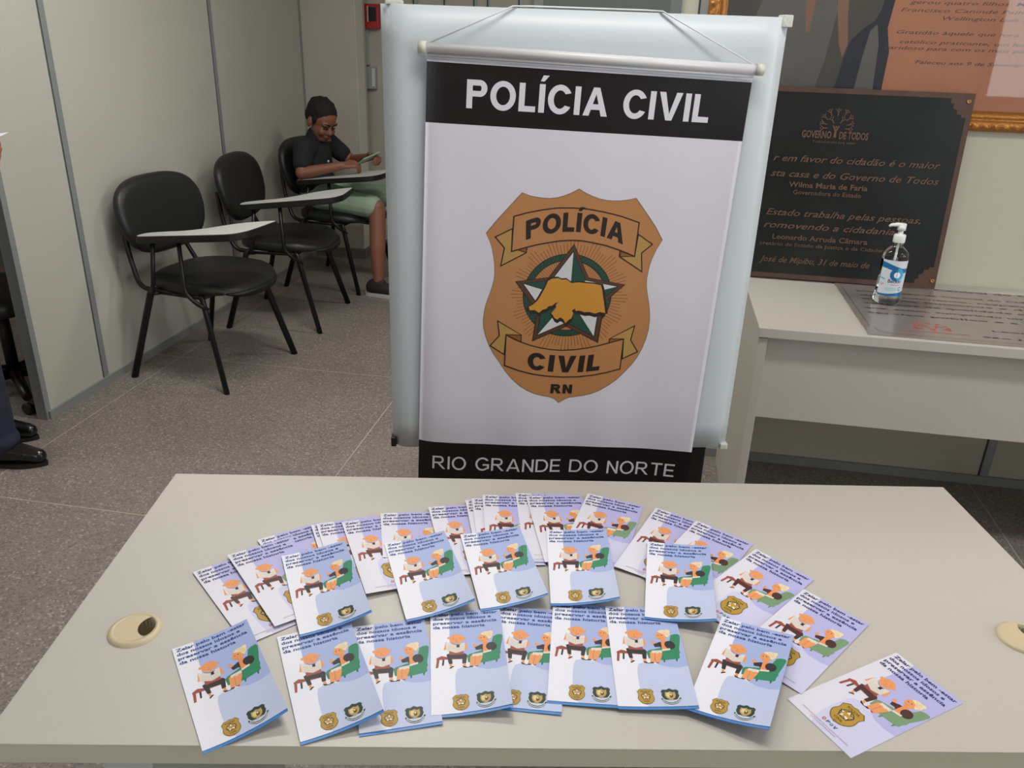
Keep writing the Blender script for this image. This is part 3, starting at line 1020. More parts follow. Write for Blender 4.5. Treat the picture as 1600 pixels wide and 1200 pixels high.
# kind, x, y, angle, base height mm, curl mm, tilt mm, label
GA, GB = 'folded blue-edged leaflets', 'single-sheet lilac leaflets in the back arc'
LEAVES = [
    ('A', -0.5586, 0.7576, 40.5, .3, (11, 17), 0, 'folded leaflet nearest the round grommet on the left, front row'),
    ('A', -0.4361, 0.8064, 32.5, 1.0, (5, 15), 0, 'folded leaflet second from the left in the front row, on top of its right neighbour'),
    ('A', -0.3448, 0.8478, 22.0, .3, (.8, 1.5), 0, 'folded leaflet third from the left in the front row, left side covered'),
    ('A', -0.2500, 0.8966, 15.5, 1.9, (3, 12), 0, 'folded leaflet fourth from the left in the front row, both badges in full view'),
    ('A', -0.1581, 0.9333, 4.0, .3, 1, 0, 'folded leaflet in the middle of the front row tucked under both neighbours'),
    ('A', -0.0845, 0.9545, 5.1, 1.9, 2.5, 0, 'folded leaflet third from the right in the front row, armchair covered at its right'),
    ('A', -0.0107, 0.9586, 8.7, 4.4, (.6, 6), 0, 'folded leaflet second from the right in the front row, whole sofa visible'),
    ('A', 0.1518, 0.9658, -16.3, 8.2, (6, 14), 0, 'folded leaflet at the right end of the front row, turned clockwise'),
    ('A', -0.5047, 0.9729, 31.5, 5.2, (8, 15), 0, 'folded leaflet at the left end of the middle row, lying over lilac sheets'),
    ('A', -0.3637, 1.0388, 27.3, 5.0, (8, 16), 0, 'folded leaflet second from the left in the middle row'),
    ('A', -0.2526, 1.0890, 21.9, 5.4, (6, 15), 0, 'folded leaflet third from the left in the middle row, below the banner badge'),
    ('A', -0.1185, 1.1327, 9.6, 5.6, (6, 15), 0, 'folded leaflet second from the right in the middle row'),
    ('A', 0.0449, 1.1327, 0.1, 6.8, (6, 13), 0, 'folded leaflet at the right end of the middle row, apart from the others'),
    ('B', -0.6169, 0.9123, 48.9, .0, 0, 2, 'lilac sheet leaflet lying lowest at the left end of the back arc'),
    ('B', -0.5861, 0.9589, 45.7, 2.0, 0, 3.0, 'lilac sheet leaflet second from the left in the back arc, title in full view'),
    ('B', -0.5625, 1.0096, 44.9, .0, 0, 2.5, 'lilac sheet leaflet with only its upper right corner showing behind the left pair'),
    ('B', -0.4956, 1.0646, 32.0, .9, 0, 3.6, 'lilac sheet leaflet showing just a thin left strip, left part of the back arc'),
    ('B', -0.4876, 1.0679, 31.2, 1.7, 0, 4, 'lilac sheet leaflet with its first words showing, left part of the back arc'),
    ('B', -0.4494, 1.0809, 30.7, 2.4, 0, 4, 'lilac sheet leaflet whose bottom edge lies free between two folded leaflets'),
    ('B', -0.3973, 1.1230, 20.0, .8, 0, 4, 'lilac sheet leaflet with white lower corner behind the second folded leaflet of the middle row'),
    ('B', -0.3249, 1.1593, 23.2, .8, 0, 4, 'lilac sheet leaflet left of the closely overlapped ones, old man half visible'),
    ('B', -0.2685, 1.1952, 19.0, 1.0, 0, 4, 'lilac sheet leaflet seen only as the narrowest sliver in the back arc'),
    ('B', -0.2586, 1.2018, 16.5, 1.9, 0, 4, 'lilac sheet leaflet seen as a narrow strip beside the sliver in the back arc'),
    ('B', -0.2428, 1.2162, 14.1, 2.7, 0, 4, 'lilac sheet leaflet with red bench and head showing in the middle of the back arc'),
    ('B', -0.1879, 1.2377, 14.0, .8, 0, 4, 'lilac sheet leaflet at the topmost point of the back arc, right part covered'),
    ('B', -0.1683, 1.2312, 17.6, 1.7, 0, 4, 'lilac sheet leaflet with the whole title showing at the top of the back arc'),
    ('B', -0.0626, 1.2657, -8.0, .8, 0, 4, 'lilac sheet leaflet right of the arc top, badge partly hidden by a folded leaflet'),
    ('B', 0.0572, 1.2440, -18.3, .8, 0, 4, 'lilac sheet leaflet partly under the folded leaflet at the right of the middle row'),
    ('B', 0.1249, 1.2173, -25.9, .8, 0, 4, 'lilac sheet leaflet behind the rightmost folded leaflet of the middle row, armchair visible'),
    ('B', 0.2163, 1.1532, -35.6, .8, 0, 4, 'lilac sheet leaflet with a big gold badge right of the middle row'),
    ('B', 0.2764, 1.0613, -35.7, .8, 0, 4, 'lilac sheet leaflet right of the front row with a folded leaflet on its corner'),
    ('B', 0.3813, 0.9503, -53.1, .0, 0, .2, 'lilac sheet leaflet lying alone at the right of the desk'),
]
for kind, x, y, a, z0, curl, tilt, lab in LEAVES:
    me, me2 = leaflet_meshes(kind, curl if isinstance(curl, tuple) else (curl, curl), tilt)
    if kind == 'A':
        t = thing('folded_leaflet', lab, 'leaflet', (x, y, .7502 + z0 / 1000), R(a), GA)
        for nm, mm in (('cover', me), ('back_page', me2)):
            o = bpy.data.objects.new(nm, mm)
            COL.objects.link(o)
            o.parent = t
            if nm == 'back_page':
                o['label'] = 'blue back page showing below the cover'
    else:
        o = bpy.data.objects.new('sheet_leaflet', me)
        COL.objects.link(o)
        o.location = (x, y, .7502 + z0 / 1000)
        o.rotation_euler = (0, 0, R(a))
        tag(o, lab, 'leaflet', GB)

# ------------------------------------------------------------------ easel with the white board
BA = .229
bd, bn = Vector((math.cos(BA), math.sin(BA), 0)), Vector((-math.sin(BA), math.cos(BA), 0))
BO = Vector((-.563, 1.70, 0))
easel = thing('flip_chart_easel', 'white board on a black easel behind the leaflet desk carrying the police banner', 'easel', BO, BA)
# board frame: x along the board, y away from the viewer, z up
BW, BZ0, BZ1 = .829, .566, 1.546
bm = new()
NX, NZ = 30, 16
front = []
for j in range(NZ + 1):
    row = []
    for i in range(NX + 1):
        u = i / NX
        z = BZ0 + (BZ1 - BZ0) * j / NZ
        e = min(u, 1 - u) * BW
        roll = .020 * max(0, 1 - e / .035) ** 2
        wav = .0016 * math.sin(u * 21 + j * .2) * (1 if u < .12 or u > .88 else .25)
        row.append(bm.verts.new((u * BW, roll + wav, z)))
    front.append(row)
for j in range(NZ):
    for i in range(NX):
        bm.faces.new((front[j][i], front[j][i + 1], front[j + 1][i + 1], front[j + 1][i])).smooth = True
back = [[bm.verts.new((u * BW, .030, z)) for u in (0, 1)] for z in (BZ0, BZ1)]
bm.faces.new((back[0][0], back[1][0], back[1][1], back[0][1]))
bm.faces.new([front[0][i] for i in range(NX + 1)][::-1] + [back[0][0], back[0][1]])
bm.faces.new([front[NZ][i] for i in range(NX + 1)] + [back[1][1], back[1][0]])
bm.faces.new([front[j][0] for j in range(NZ + 1)] + [back[1][0], back[0][0]])
bm.faces.new([front[j][NX] for j in range(NZ + 1)][::-1] + [back[0][1], back[1][1]])
bmesh.ops.recalc_face_normals(bm, faces=bm.faces)
obj('board_panel', bm, M_BOARD, easel)
for x0, x1, z0, z1 in ((-.005, .008, .564, .588), (.812, .831, .558, .572), (.812, .834, 1.528, 1.551), (.01, .045, 1.545, 1.553)):
    pm = M_RUBBER if x0 < 0 else mat('crumpled_tape', (205, 205, 198), .35, bump=.8, bscale=120)
    box('corner_piece', x0, x1, .004 if x0 > 0 else .006, .034, z0, z1, pm, easel, .003)
tube('leg', fillet([(.10, .045, 1.5), (.10, .06, .8), (.06, -.05, 0.012)], .1), .012, M_BLACK, easel)
bm = new()
add_box(bm, .735, .785, .030, .055, .03, 1.5, .004)
obj('leg', bm, M_BLACK, easel)
tube('leg', [(.42, .05, 1.5), (.42, .62, .012)], .012, M_BLACK, easel)
box('foot', .72, .80, -.06, .26, 0, .03, M_BLACK, easel, .006)
tube('tray_bar', [(.02, .045, .56), (.81, .045, .56)], .009, M_BLACK, easel)

# ------------------------------------------------------------------ hanging banner
BR = R(1.9)
banner = thing('police_banner', 'hanging vinyl banner with the gold police badge in front of the white board', 'banner', BO, BA)


def ban(x, y, d):
    """banner mm -> easel frame metres; d = height above the vinyl in mm"""
    du = (x * math.cos(BR) - y * math.sin(BR)) / 1000
    dz = (-x * math.sin(BR) - y * math.cos(BR)) / 1000
    u = x / 667
    v = y / 1000
    rip = .0035 * math.sin(u * 9 + v * 2.2) * (.3 + v) + .002 * math.sin(u * 23 - v * 5) * v
    rip += .010 * max(0, 1 - u / .06) ** 2 * (.35 + .8 * v) - .012 * max(0, (u - .86) / .14) ** 2 * v
    return Vector((.0919 + du, -.018 + rip * .8 - d / 1000, 1.4474 + dz))


BWm, BHm = 667.0, 985.0
NXb, NYb = 72, 84
UC = [BWm * i / NXb for i in range(1, NXb)]
VC = [BHm * j / NYb for j in range(1, NYb)]
VINYL = mat('white_vinyl', (214, 210, 220), .33)
BLK = mat('ink_banner_black', (22, 20, 23), .30, spec=.4)
WHT = mat('ink_banner_white', (214, 212, 220), .33)
pr = Print()
pr.poly([(0, 4), (BWm, 4), (BWm, 121), (0, 121)], BLK)
pr.poly([(0, 858), (BWm, 858), (BWm, BHm), (0, BHm)], BLK)
pr.layer = 8
caps(pr, 'POLÍCIA CIVIL', 82, 587, 88.5, 55.5, WHT, .23, .125)
caps(pr, 'RIO GRANDE DO NORTE', 34, 632, 930.5, 35.0, WHT, .145, .15)
GOLD = mat('ink_badge_tan', (180, 126, 80), .33)
INK = mat('ink_badge_line', (42, 32, 28), .35)
TAIL = mat('ink_ribbon_gold', (178, 140, 78), .35)
GRN = mat('ink_star_green', (32, 72, 60), .35)
BRN = mat('ink_star_brown', (86, 56, 38), .35)
BRK = mat('ink_ray_brown', (140, 84, 38), .35)
pr.poly(shrink(SHIELD, 1.004, (331, 490)), mat('ink_shield_edge', (128, 104, 84), .35))
pr.poly(shrink(SHIELD, .996, (331, 490)), GOLD)
# rays around the wreath
for k in range(96):
    a = 2 * PI * k / 96
    r0, r1 = 58, 118 + 16 * abs(math.cos(a * 8)) ** 3 + 3 * (k % 2)
    c, s = math.cos(a), math.sin(a)
    pr.poly([(331 + r0 * c - .6 * s, 478 + r0 * s + .6 * c), (331 + r1 * c - .9 * s, 478 + r1 * s + .9 * c), (331 + r1 * c + .9 * s, 478 + r1 * s - .9 * c), (331 + r0 * c + .6 * s, 478 + r0 * s - .6 * c)], BRK, 14)
pr.layer = 15
pr.ring(arc(326, 477, 101, 97, 0, 360, 60)[:-1], arc(326, 477, 85, 81, 0, 360, 60)[:-1], INK)
pr.ring(arc(326, 477, 99, 95, 0, 360, 60)[:-1], arc(326, 477, 87, 83, 0, 360, 60)[:-1], GRN)
for k in range(60):
    a = 2 * PI * k / 60
    pr.line([(326 + 87.5 * math.cos(a), 477 + 83.5 * math.sin(a)), (326 + 98.5 * math.cos(a + .09), 477 + 94.5 * math.sin(a + .09))], 1.2, INK, layer=18)
pr.layer = 19
pr.poly(shrink(STAR, 1.03, (331, 479)), INK)
pr.poly(shrink(STAR, 1.0, (331, 479)), BRN)
SI = shrink(STAR, .87, (331, 479))
pr.poly(shrink(STAR, .90, (331, 479)), INK)
SW = mat('ink_star_white', (206, 204, 208), .35)
pr.layer += 1
lay = pr.layer
cen = (331.5, 482)
for k in range(5):
    tip, ri, le = SI[2 * k], SI[(2 * k + 1) % 10], SI[(2 * k - 1) % 10]
    a_, b_ = (GRN, SW) if k in (0, 1, 4) or k == 2 or k == 3 else (SW, GRN)
    if k == 1: a_, b_ = GRN, SW
    if k == 4: a_, b_ = GRN, SW
    if k == 2: a_, b_ = GRN, SW
    pr.poly([tip, ri, cen], a_, lay)
    pr.poly([tip, cen, le], b_, lay)
pr.poly(shrink(MAP, 1.07, (331, 486)), INK)
pr.poly([(x + 1, y + 9) for x, y in MAP], INK)
pr.poly(MAP, mat('ink_map_gold', (200, 140, 52), .35))
rib1 = [(194.2, 304.5), (223, 295), (253.7, 287.5), (286, 281.5), (319.2, 279.6), (352, 280.2), (386.2, 284.5), (428, 292.4), (469.1, 304.5), (468.2, 380.1), (450, 373), (431.6, 366.7), (402, 358.2), (371.0, 352.8), (348, 350), (325.7, 349.8), (297, 352.8), (268.3, 358.9), (247, 364), (227.4, 370.2), (193.8, 381.3)]
rib2 = [(193.5, 575.2), (210, 583.8), (229.1, 591.5), (253, 599), (278.4, 604.4), (302, 607.6), (326.1, 608.4), (354, 605.8), (382.3, 600.5), (408, 594), (433.1, 586.2), (466.7, 575.8), (466.8, 650.4), (436, 660), (403.5, 667.9), (368, 673.4), (332.0, 675.4), (295, 673.8), (259.7, 669.1), (226, 661), (194.3, 650.3)]
for tl in ([(192.8, 331.0), (156.4, 351.6), (177.8, 374.4), (172.1, 415.2), (226.0, 383.0), (227.4, 369.2), (193.8, 381.3)], [(470.6, 330.2), (504.7, 350.8), (482.9, 371.6), (489.0, 413.8), (434.2, 381.7), (433.9, 368.0), (468.2, 380.1)],
           [(227.9, 573.7), (172.6, 543.3), (178.3, 578.3), (158.7, 604.0), (191.7, 623.6), (193.5, 575.2)], [(434.3, 575.7), (488.8, 542.6), (483.6, 577.6), (503.4, 605.9), (469.6, 624.6), (466.7, 575.8)]):
    pr.poly(tl, TAIL)
    pr.line(tl, 2.6, INK, True)
for tl in ([(193.8, 381.3), (204.7, 376.2), (226.1, 382.5), (227.4, 370)], [(468.2, 380.1), (433.9, 369.0), (435.5, 381.7)], [(193.5, 575.2), (229, 591), (228, 574)], [(466.7, 575.8), (433, 586), (434, 575.7)]):
    pr.poly(tl, BRK)
    pr.line(tl, 2.2, INK, True)
for rb in (rib1, rib2):
    pr.poly(rb, GOLD)
    pr.line(rb, 2.8, INK, True)


def warp_up(x, y):
    d = (x - 331) / 109
    return (x - (y - 325) * .06 * d, y + 24 * d * d + 6 * max(0, d) * 0)


def warp_dn(x, y):
    d = (x - 331) / 88
    return (x, y - 9 * d * d)


caps(pr, 'POLÍCIA', 223, 439, 331, 42, INK, .27, .10, warp_up)
caps(pr, 'CIVIL', 246, 417, 663.5, 42, INK, .29, .15, warp_dn, .04)
caps(pr, 'RN', 307, 358, 717.5, 23.5, INK, .27, .12)
bm = new()
grid = [[bm.verts.new(ban(BWm * i / NXb, BHm * j / NYb, 0)) for i in range(NXb + 1)] for j in range(NYb + 1)]
gridb = [[bm.verts.new(ban(BWm * i / NXb, BHm * j / NYb, -.6)) for i in range(NXb + 1)] for j in range(NYb + 1)]
for j in range(NYb):
    for i in range(NXb):
        bm.faces.new((grid[j + 1][i], grid[j + 1][i + 1], grid[j][i + 1], grid[j][i])).smooth = True
        bm.faces.new((gridb[j][i], gridb[j][i + 1], gridb[j + 1][i + 1], gridb[j + 1][i])).smooth = True
for j in range(NYb):
    for i in (0, NXb):
        bm.faces.new((grid[j][i], grid[j + 1][i], gridb[j + 1][i], gridb[j][i]))
for i in range(NXb):
    for j in (0, NYb):
        bm.faces.new((grid[j][i], grid[j][i + 1], gridb[j][i + 1], gridb[j][i]))
pr.mi_off = 1
pr.build('vinyl_sheet', lambda x, y, d: ban(x, y, d + .08), None, UC, VC, .022, True, bm)
bm.normal_update()
vs_ = obj('vinyl_sheet', bm, [VINYL] + pr.mats, banner)
pa, pb = ban(-9, -21.5, 6), ban(677, -21.5, 6)
rod = tube('rod', [pa, pb], .0098, M_ROD, banner, 16)
hem = tube('hem_strip', [ban(1, -8, 1.5), ban(666, -8, 1.5)], .0058, M_ROD, banner, 10, .6)
for p, q in ((ban(-17, -21.5, 6), ban(-1, -21.5, 6)), (ban(668, -21.5, 6), ban(684, -21.5, 6))):
    c_ = tube('end_cap', [p, q], .0118, M_CAP, rod, 18)
tube('hanging_cord', [ban(4, -30, 4), Vector((.262, -.004, 1.549)), Vector((.30, .012, 1.5505)), Vector((.53, .012, 1.5505)), Vector((.562, -.004, 1.549)), ban(664, -30, 4)], .0016, M_CORD, banner, 6)

# ------------------------------------------------------------------ chairs with writing tablets (x forward, y left)
def make_chair(label, loc, rz):
    t = thing('tablet_chair', label, 'chair', loc, rz, 'black tablet-arm chairs along the partition')
    bm = new()
    o = superellipse(.245, .25, 3.2)
    o = [(x + .03 - .02 * (y / .235) ** 2 * (1 if x > 0 else -.3), y * (1 - .06 * (x < 0) * abs(x) / .225)) for x, y in o]
    rings = []
    for z, d in ((.415, .03), (.418, .012), (.428, .002), (.445, 0), (.460, .006), (.470, .022), (.475, .05), (.473, .12)):
        r = inset_outline(o, d)
        rings.append([(x, y + .02, z - (.022 * max(0, (x - .12) / .1) ** 2 if z > .43 else 0)) for x, y in r])
    loft(bm, rings)
    obj('seat', bm, M_SEAT, t)
    bm = new()
    o = superellipse(.268, .168, 2.9)
    o = [(y * (1 - .10 * (z < 0) * abs(z) / .165 * abs(y) / .268), z) for y, z in o]
    rings = []
    for d, ins in ((-.020, .03), (-.018, .008), (-.008, .0), (.008, .0), (.020, .008), (.027, .03), (.029, .09)):
        r = inset_outline(o, ins)
        rings.append([(-.245 - .20 * z + .22 * y * y + d, y + .03, .705 + z) for y, z in r])
    loft(bm, rings)
    bmesh.ops.recalc_face_normals(bm, faces=bm.faces)
    obj('backrest', bm, M_SEAT, t)
    feet = []
    for s in (-1, 1):
        tube('leg', fillet([(.25, s * .268, .0), (.135, s * .215, .405), (.11, s * .20, .412)], .03), .0115, M_BLACK, t, 10, 1.35)
        tube('leg', fillet([(-.25, s * .268, .0), (-.135, s * .215, .405), (-.11, s * .20, .412)], .03), .0115, M_BLACK, t, 10, 1.35)
        tube('back_tube', fillet([(-.02, s * .205, .412), (-.20, s * .205, .412), (-.265, s * .175, .56), (-.285, s * .16, .70)], .05), .011, M_BLACK, t)
    bm = new()
    add_tube(bm, [(.125, -.215, .405), (.125, .215, .405)], .010)
    add_tube(bm, [(-.125, -.215, .405), (-.125, .215, .405)], .010)
    for s in (-1, 1):
        add_tube(bm, [(-.13, s * .208, .408), (.13, s * .208, .408)], .010)
    add_tube(bm, fillet([(-.02, .215, .410), (.0, .255, .43), (.10, .262, .455), (.16, .235, .44), (.14, .21, .41)], .03), .008)
    obj('seat_frame', bm, M_BLACK, t)
    # tablet
    ol = smooth_closed([(-.135, -.245), (-.125, -.200), (-.04, -.178), (.05, -.165), (.125, -.120), (.20, -.035), (.28, .008), (.374, .022), (.385, -.02), (.392, -.15), (.385, -.215), (.34, -.262), (.2, -.272), (.0, -.272), (-.11, -.272)], 5)
    zt = lambda x: .662 + .062 * (x + .135) / .52
    bm = new()
    loft(bm, [[(x, y, zt(x) - .030) for x, y in inset_outline(ol, .004)], [(x, y, zt(x) - .026) for x, y in ol], [(x, y, zt(x) - .002) for x, y in ol], [(x, y, zt(x)) for x, y in inset_outline(ol, .004)]], smooth=False)
    w = obj('writing_tablet', bm, M_RUBBER, t)
    bm = new()
    il = inset_outline(ol, .005)
    loft(bm, [[(x, y, zt(x) - .001) for x, y in il], [(x, y, zt(x) + .0012) for x, y in il]], smooth=False)
    obj('white_surface', bm, M_TABLET, w)
    tube('tablet_support', fillet([(-.06, -.245, zt(-.06) - .028), (-.085, -.250, .45), (-.115, -.235, .405), (-.09, -.205, .405)], .03), .0095, M_BLACK, t)
    tube('tablet_support', fillet([(.075, -.245, zt(.075) - .028), (.085, -.258, .44), (.13, -.250, .395), (.16, -.215, .36)], .03), .0095, M_BLACK, t)
    return t


CH = [((-1.967, 3.347, 0), R(-9), 'black tablet-arm chair nearest the camera, empty, at the left partition'),
      ((-1.941, 4.132, 0), R(4.5), 'empty black tablet-arm chair in the middle of the three'),
      ((-1.925, 4.885, 0), R(-6.5), 'black tablet-arm chair farthest away that the boy sits on')]


def copy_tree(o, parent=None):
    c = o.copy()
    COL.objects.link(c)
    c.parent = parent
    for ch in list(o.children):
        copy_tree(ch, c)
    return c


ch0 = make_chair(CH[0][2], CH[0][0], CH[0][1])
for loc, rz, lab in CH[1:]:
    c = copy_tree(ch0)
    c.location, c.rotation_euler = loc, (0, 0, rz)
    c['label'] = lab

# ------------------------------------------------------------------ second desk with the plaques
D2 = thing('side_desk', 'cream laminate desk against the wall on the right, holding the plaques', 'desk', (.336, 2.30, 0), 0)
D2W, D2D = 1.50, .645
box('desk_top', 0, D2W, 0, D2D, .722, .75, [M_DESK], D2, .002)
box('side_panel', .004, .030, .012, D2D - .01, 0, .716, M_DESK, D2, .001)
box('side_panel', D2W - .03, D2W - .004, .012, D2D - .01, 0, .716, M_DESK, D2, .001)
box('modesty_panel', .030, D2W - .03, .050, .068, .452, .722, M_DESK, D2)
for x in (.012, D2W - .025):
    box('spacer', x, x + .012, .03, D2D - .06, .714, .724, M_RUBBER, D2)

# steel plaque lying flat
STEEL = mat('brushed_steel', (158, 148, 143), .26, .45, var=.05, scale=14)
ENG = mat('engraved_black', (40, 36, 36), .5)
REDP = mat('engraved_red', (196, 84, 72), .5)
SX0, SY0, SWd, SHt = .636, 2.318, .86, .545
pr = Print()
f_ = lambda x, y: ((x - SX0) * 1000, (y - SY0) * 1000)
pr.line([(18, 540), (18, 75), (29, 72), (34, 40), (60, 22), (845, 14), (845, 540)], 1.6, ENG)


def ptext(body, x0, x1, y, cap, m=ENG, off=.015, shear=0.0):
    a, b = f_(x0, y), f_(x1, y)
    put_text(pr, body, a[0], b[0], a[1], cap, m, off, shear, False)


ptext('Central do Cidadão', .955, 1.40, 2.842, 20, off=.02)
for y, tx, x0, x1 in ((2.765, 'Inauguração da Central do Cidadão, marco', .693, 1.42), (2.715, 'de atendimento, respeitando-se os', .693, 1.42), (2.675, 'direitos humanos e de cidadãos,', .69, 1.42), (2.628, 'serviços de qualidade com conforto', .687, 1.42),
                      (2.575, 'que, assim, cumprindo um dever ético do', .678, 1.42), (2.525, 'serviço público e a realização do', .678, 1.42)):
    ptext(tx, x0, x1, y, 15)
ptext('Leonardo Arruda', 1.0, 1.36, 2.432, 12)
ptext('São José de Mipibu', .955, 1.36, 2.370, 10)
ptext('GOVERNO DE TODOS TRABALHANDO', .738, .922, 2.375, 9, REDP, .01)


def tree(pr, cx, y0, s, m):
    """tree emblem: a trunk with raised arms and a crown of small raised-arm figures"""
    k = lambda pts: [(cx + x * s, y0 + y * s) for x, y in pts]
    pr.poly(k([(-5, -8), (5, -8), (3, 14), (13, 34), (9, 36), (0, 20), (-9, 36), (-13, 34), (-3, 14)]), m)
    pr.ell((cx, y0 + 30 * s), 3.8 * s, 3.8 * s, m, 12)
    for a, r in ((0, 58), (-27, 62), (27, 62), (-50, 58), (50, 58), (-72, 52), (72, 52), (-33, 34), (33, 34), (-92, 46), (92, 46)):
        d = Vector((math.sin(R(a)), math.cos(R(a))))
        n = Vector((d.y, -d.x))
        c = Vector((0, 26)) + d * r
        q = lambda u, v: (c.x + d.x * u + n.x * v, c.y + d.y * u + n.y * v)
        pr.line(k([q(-15, 0), q(0, 0)]), 3.4 * s, m)
        pr.line(k([q(-3, 0), q(6, 5), q(9, 10)]), 3.0 * s, m)
        pr.line(k([q(-3, 0), q(6, -5), q(9, -10)]), 3.0 * s, m)
        e = q(10, 0)
        pr.ell((cx + e[0] * s, y0 + e[1] * s), 2.6 * s, 2.6 * s, m, 10)


tree(pr, 196, 70, .85, REDP)
bm = new()
add_box(bm, 0, SWd, 0, SHt, 0, .003)
pr.mi_off = 1
pr.build('p', lambda x, y, d: Vector((x / 1000, y / 1000, .003 + (d + .1) / 1000)), None, (), (), .02, False, bm)
o = obj('steel_plaque', bm, [STEEL] + pr.mats)
o.location = (SX0, SY0, .7502)
tag(o, 'brushed steel plaque engraved in black and red lying flat on the right desk', 'plaque')

# bronze plaque leaning on the wall
PQ0, PQ1 = Vector((.170, 2.846, .757)), Vector((.170, 2.892, 1.371))
PW, PHt = .786, (PQ1 - PQ0).length
tilt = math.atan2(PQ1.y - PQ0.y, PQ1.z - PQ0.z)
BRZ = mat('dark_bronze', (34, 36, 37), .34, .2, .35, var=.25, scale=5, bump=.1, bscale=30)
BRB = mat('bronze_border', (88, 68, 58), .45, .3, .4, var=.15, scale=20)
BRT = mat('raised_bronze', (108, 82, 68), .5, .3, .4, var=.12, scale=30)
BRS = mat('brass_screw', (160, 120, 70), .35, .8)
pq = thing('bronze_plaque', 'dark bronze plaque with raised lettering leaning on the wall behind the gel bottle', 'plaque', PQ0, 0)
pq.rotation_euler = (-tilt, 0, 0)
pr = Print()
X0 = 201.0     # visible text starts this far from the hidden left edge
bx = lambda p: [(x * PW * 1000, y * PHt * 1000) for x, y in p]
w_, h_ = PW * 1000, PHt * 1000
br = 16
pr.ring([(0, 0), (w_, 0), (w_, h_), (0, h_)], [(br, br), (w_ - br, br), (w_ - br, h_ - br), (br, h_ - br)], BRB)
cn = [(0, 0), (68, 0), (68, 30), (58, 32), (58, 46), (46, 50), (44, 62), (30, 64), (30, 72), (0, 72)]
for sx_, sy_ in ((0, 0), (1, 0), (0, 1), (1, 1)):
    pr.poly([(x if not sx_ else w_ - x, y if not sy_ else h_ - y) for x, y in cn], BRB)


def qtext(body, x0, x1, y, cap, off=.015, shear=0.0, m=BRT):
    put_text(pr, body, X0 + x0, X0 + x1, y, cap, m, off, shear, False)


tree(pr, X0 + 189, 473, .86, BRT)
put_text(pr, 'GOVERNO', X0 + 86, X0 + 178, 463, 22, BRT, .03, 0, False)
put_text(pr, 'DE TODOS', X0 + 202, X0 + 291, 463, 22, BRT, .03, 0, False)
qtext('Trabalhando pra valer', 122, 256, 448, 8, .0)
qtext('r em favor do cidadão é o maior', 8, 525, 386, 21, .012, .35)
qtext('sta casa e do Governo de Todos', 7, 530, 337, 21, .012, .35)
qtext('Wilma Maria de Faria', 69, 317, 305, 17, .02)
qtext('Governadora do Estado', 86, 301, 282, 14, .01)
qtext('Estado trabalha pelas pessoas,', 9, 499, 211, 21, .012, .35)
qtext('romovendo a cidadania', 7, 425, 169, 21, .012, .35)
qtext('Leonardo Arruda Câmara', 41, 347, 132, 17, .02)
qtext('cretário de Estado da Justiça e da Cidadania', 3, 420, 110, 12, .01)
qtext('José de Mipibu, 31 de maio de', 9, 367, 54, 20, .012, .35)
bm = new()
add_box(bm, 0, PW, 0, .012, 0, PHt, .0015)
pr.mi_off = 1
pr.build('p', lambda x, y, d: Vector((x / 1000, -(d + .25) / 1000, y / 1000)), None, (), (), .05, False, bm)
obj('plate', bm, [BRZ] + pr.mats, pq)
for x, z in ((w_ - 16, h_ - 24), (w_ - 12, 27), (16, h_ - 24), (14, 27)):
    bm = new()
    add_lathe(bm, [(.007, 0), (.0065, .002), (.003, .0026), (.003, .0010)], 16)
    o = obj('screw', bm, BRS, pq)
    o.location = (x / 1000, -.0008, z / 1000)
    o.rotation_euler = (R(90), 0, 0)

# hand gel bottle
gel = thing('hand_gel_bottle', 'clear hand gel pump bottle with blue and white label standing on the steel plaque', 'bottle', (.758, 2.655, .7535), R(0))
CLR = clear_plastic()
body = lathe('bottle_body', [(.030, .0), (.037, .002), (.0400, .010), (.0395, .024), (.0380, .032), (.0380, .148), (.0378, .156), (.034, .166), (.024, .175), (.0165, .180), (.0150, .186), (.0150, .200)], CLR, gel, seg=40)
LW = mat('label_white', (206, 214, 222), .35)
LB = mat('label_blue', (24, 104, 160), .35)
LB2 = mat('label_light_blue', (60, 160, 206), .35)
LN = mat('label_navy', (28, 40, 92), .4)
LR = mat('label_red', (190, 70, 74), .4)
pr = Print()
HW = 46.0
pr.poly([(-HW, 31), (HW, 31), (HW, 142), (-HW, 142)], LW)
wv = [(-HW + 92 * k / 20, 116 + 7 * math.cos(PI * (k / 20) * 1.2) - 5) for k in range(21)]
pr.poly([(-HW, 134)] + [(x, y - 2 * 0) for x, y in wv] + [(HW, 122)] + [(HW - 92 * k / 20, 126 + 9 * math.cos(PI * (1 - k / 20) * 1.1)) for k in range(21)], LB)
wv2 = [(-HW + 92 * k / 20, 40 + 8 * math.sin(PI * .5 * (k / 20) ** 2) * 1.1 - 4) for k in range(21)]
pr.poly([(-HW, 31)] + wv2 + [(HW, 31)], LB)
cx_, cy_ = 6, 99
pr.ell((cx_, cy_), 21, 21, LB2, 36)
pr.poly(arc(cx_, cy_, 21, 21, 90, 270, 20), LB)
pr.ell((cx_, cy_ - 1), 9.5, 9.5, mat('label_pure_white', (232, 236, 238), .35), 28)
put_text(pr, 'Becker', -17, 25, 73, 11, LN, .02, 0, False)
pr.poly([(-8, 66), (20, 66), (20, 67.6), (-8, 67.6)], LR)
for i in range(3):
    pr.poly([(-22, 55 - 3.6 * i), (12 + 4 * (i % 2), 55 - 3.6 * i), (12 + 4 * (i % 2), 56.4 - 3.6 * i), (-22, 56.4 - 3.6 * i)], mat('label_pale_blue', (150, 196, 216), .4))
pr.line(arc(22, 54, 4.2, 5.5, 40, 340, 18), 1.6, ENG)
pr.poly([(-44, 84), (-27, 80), (-27, 83), (-44, 88)], LB2)
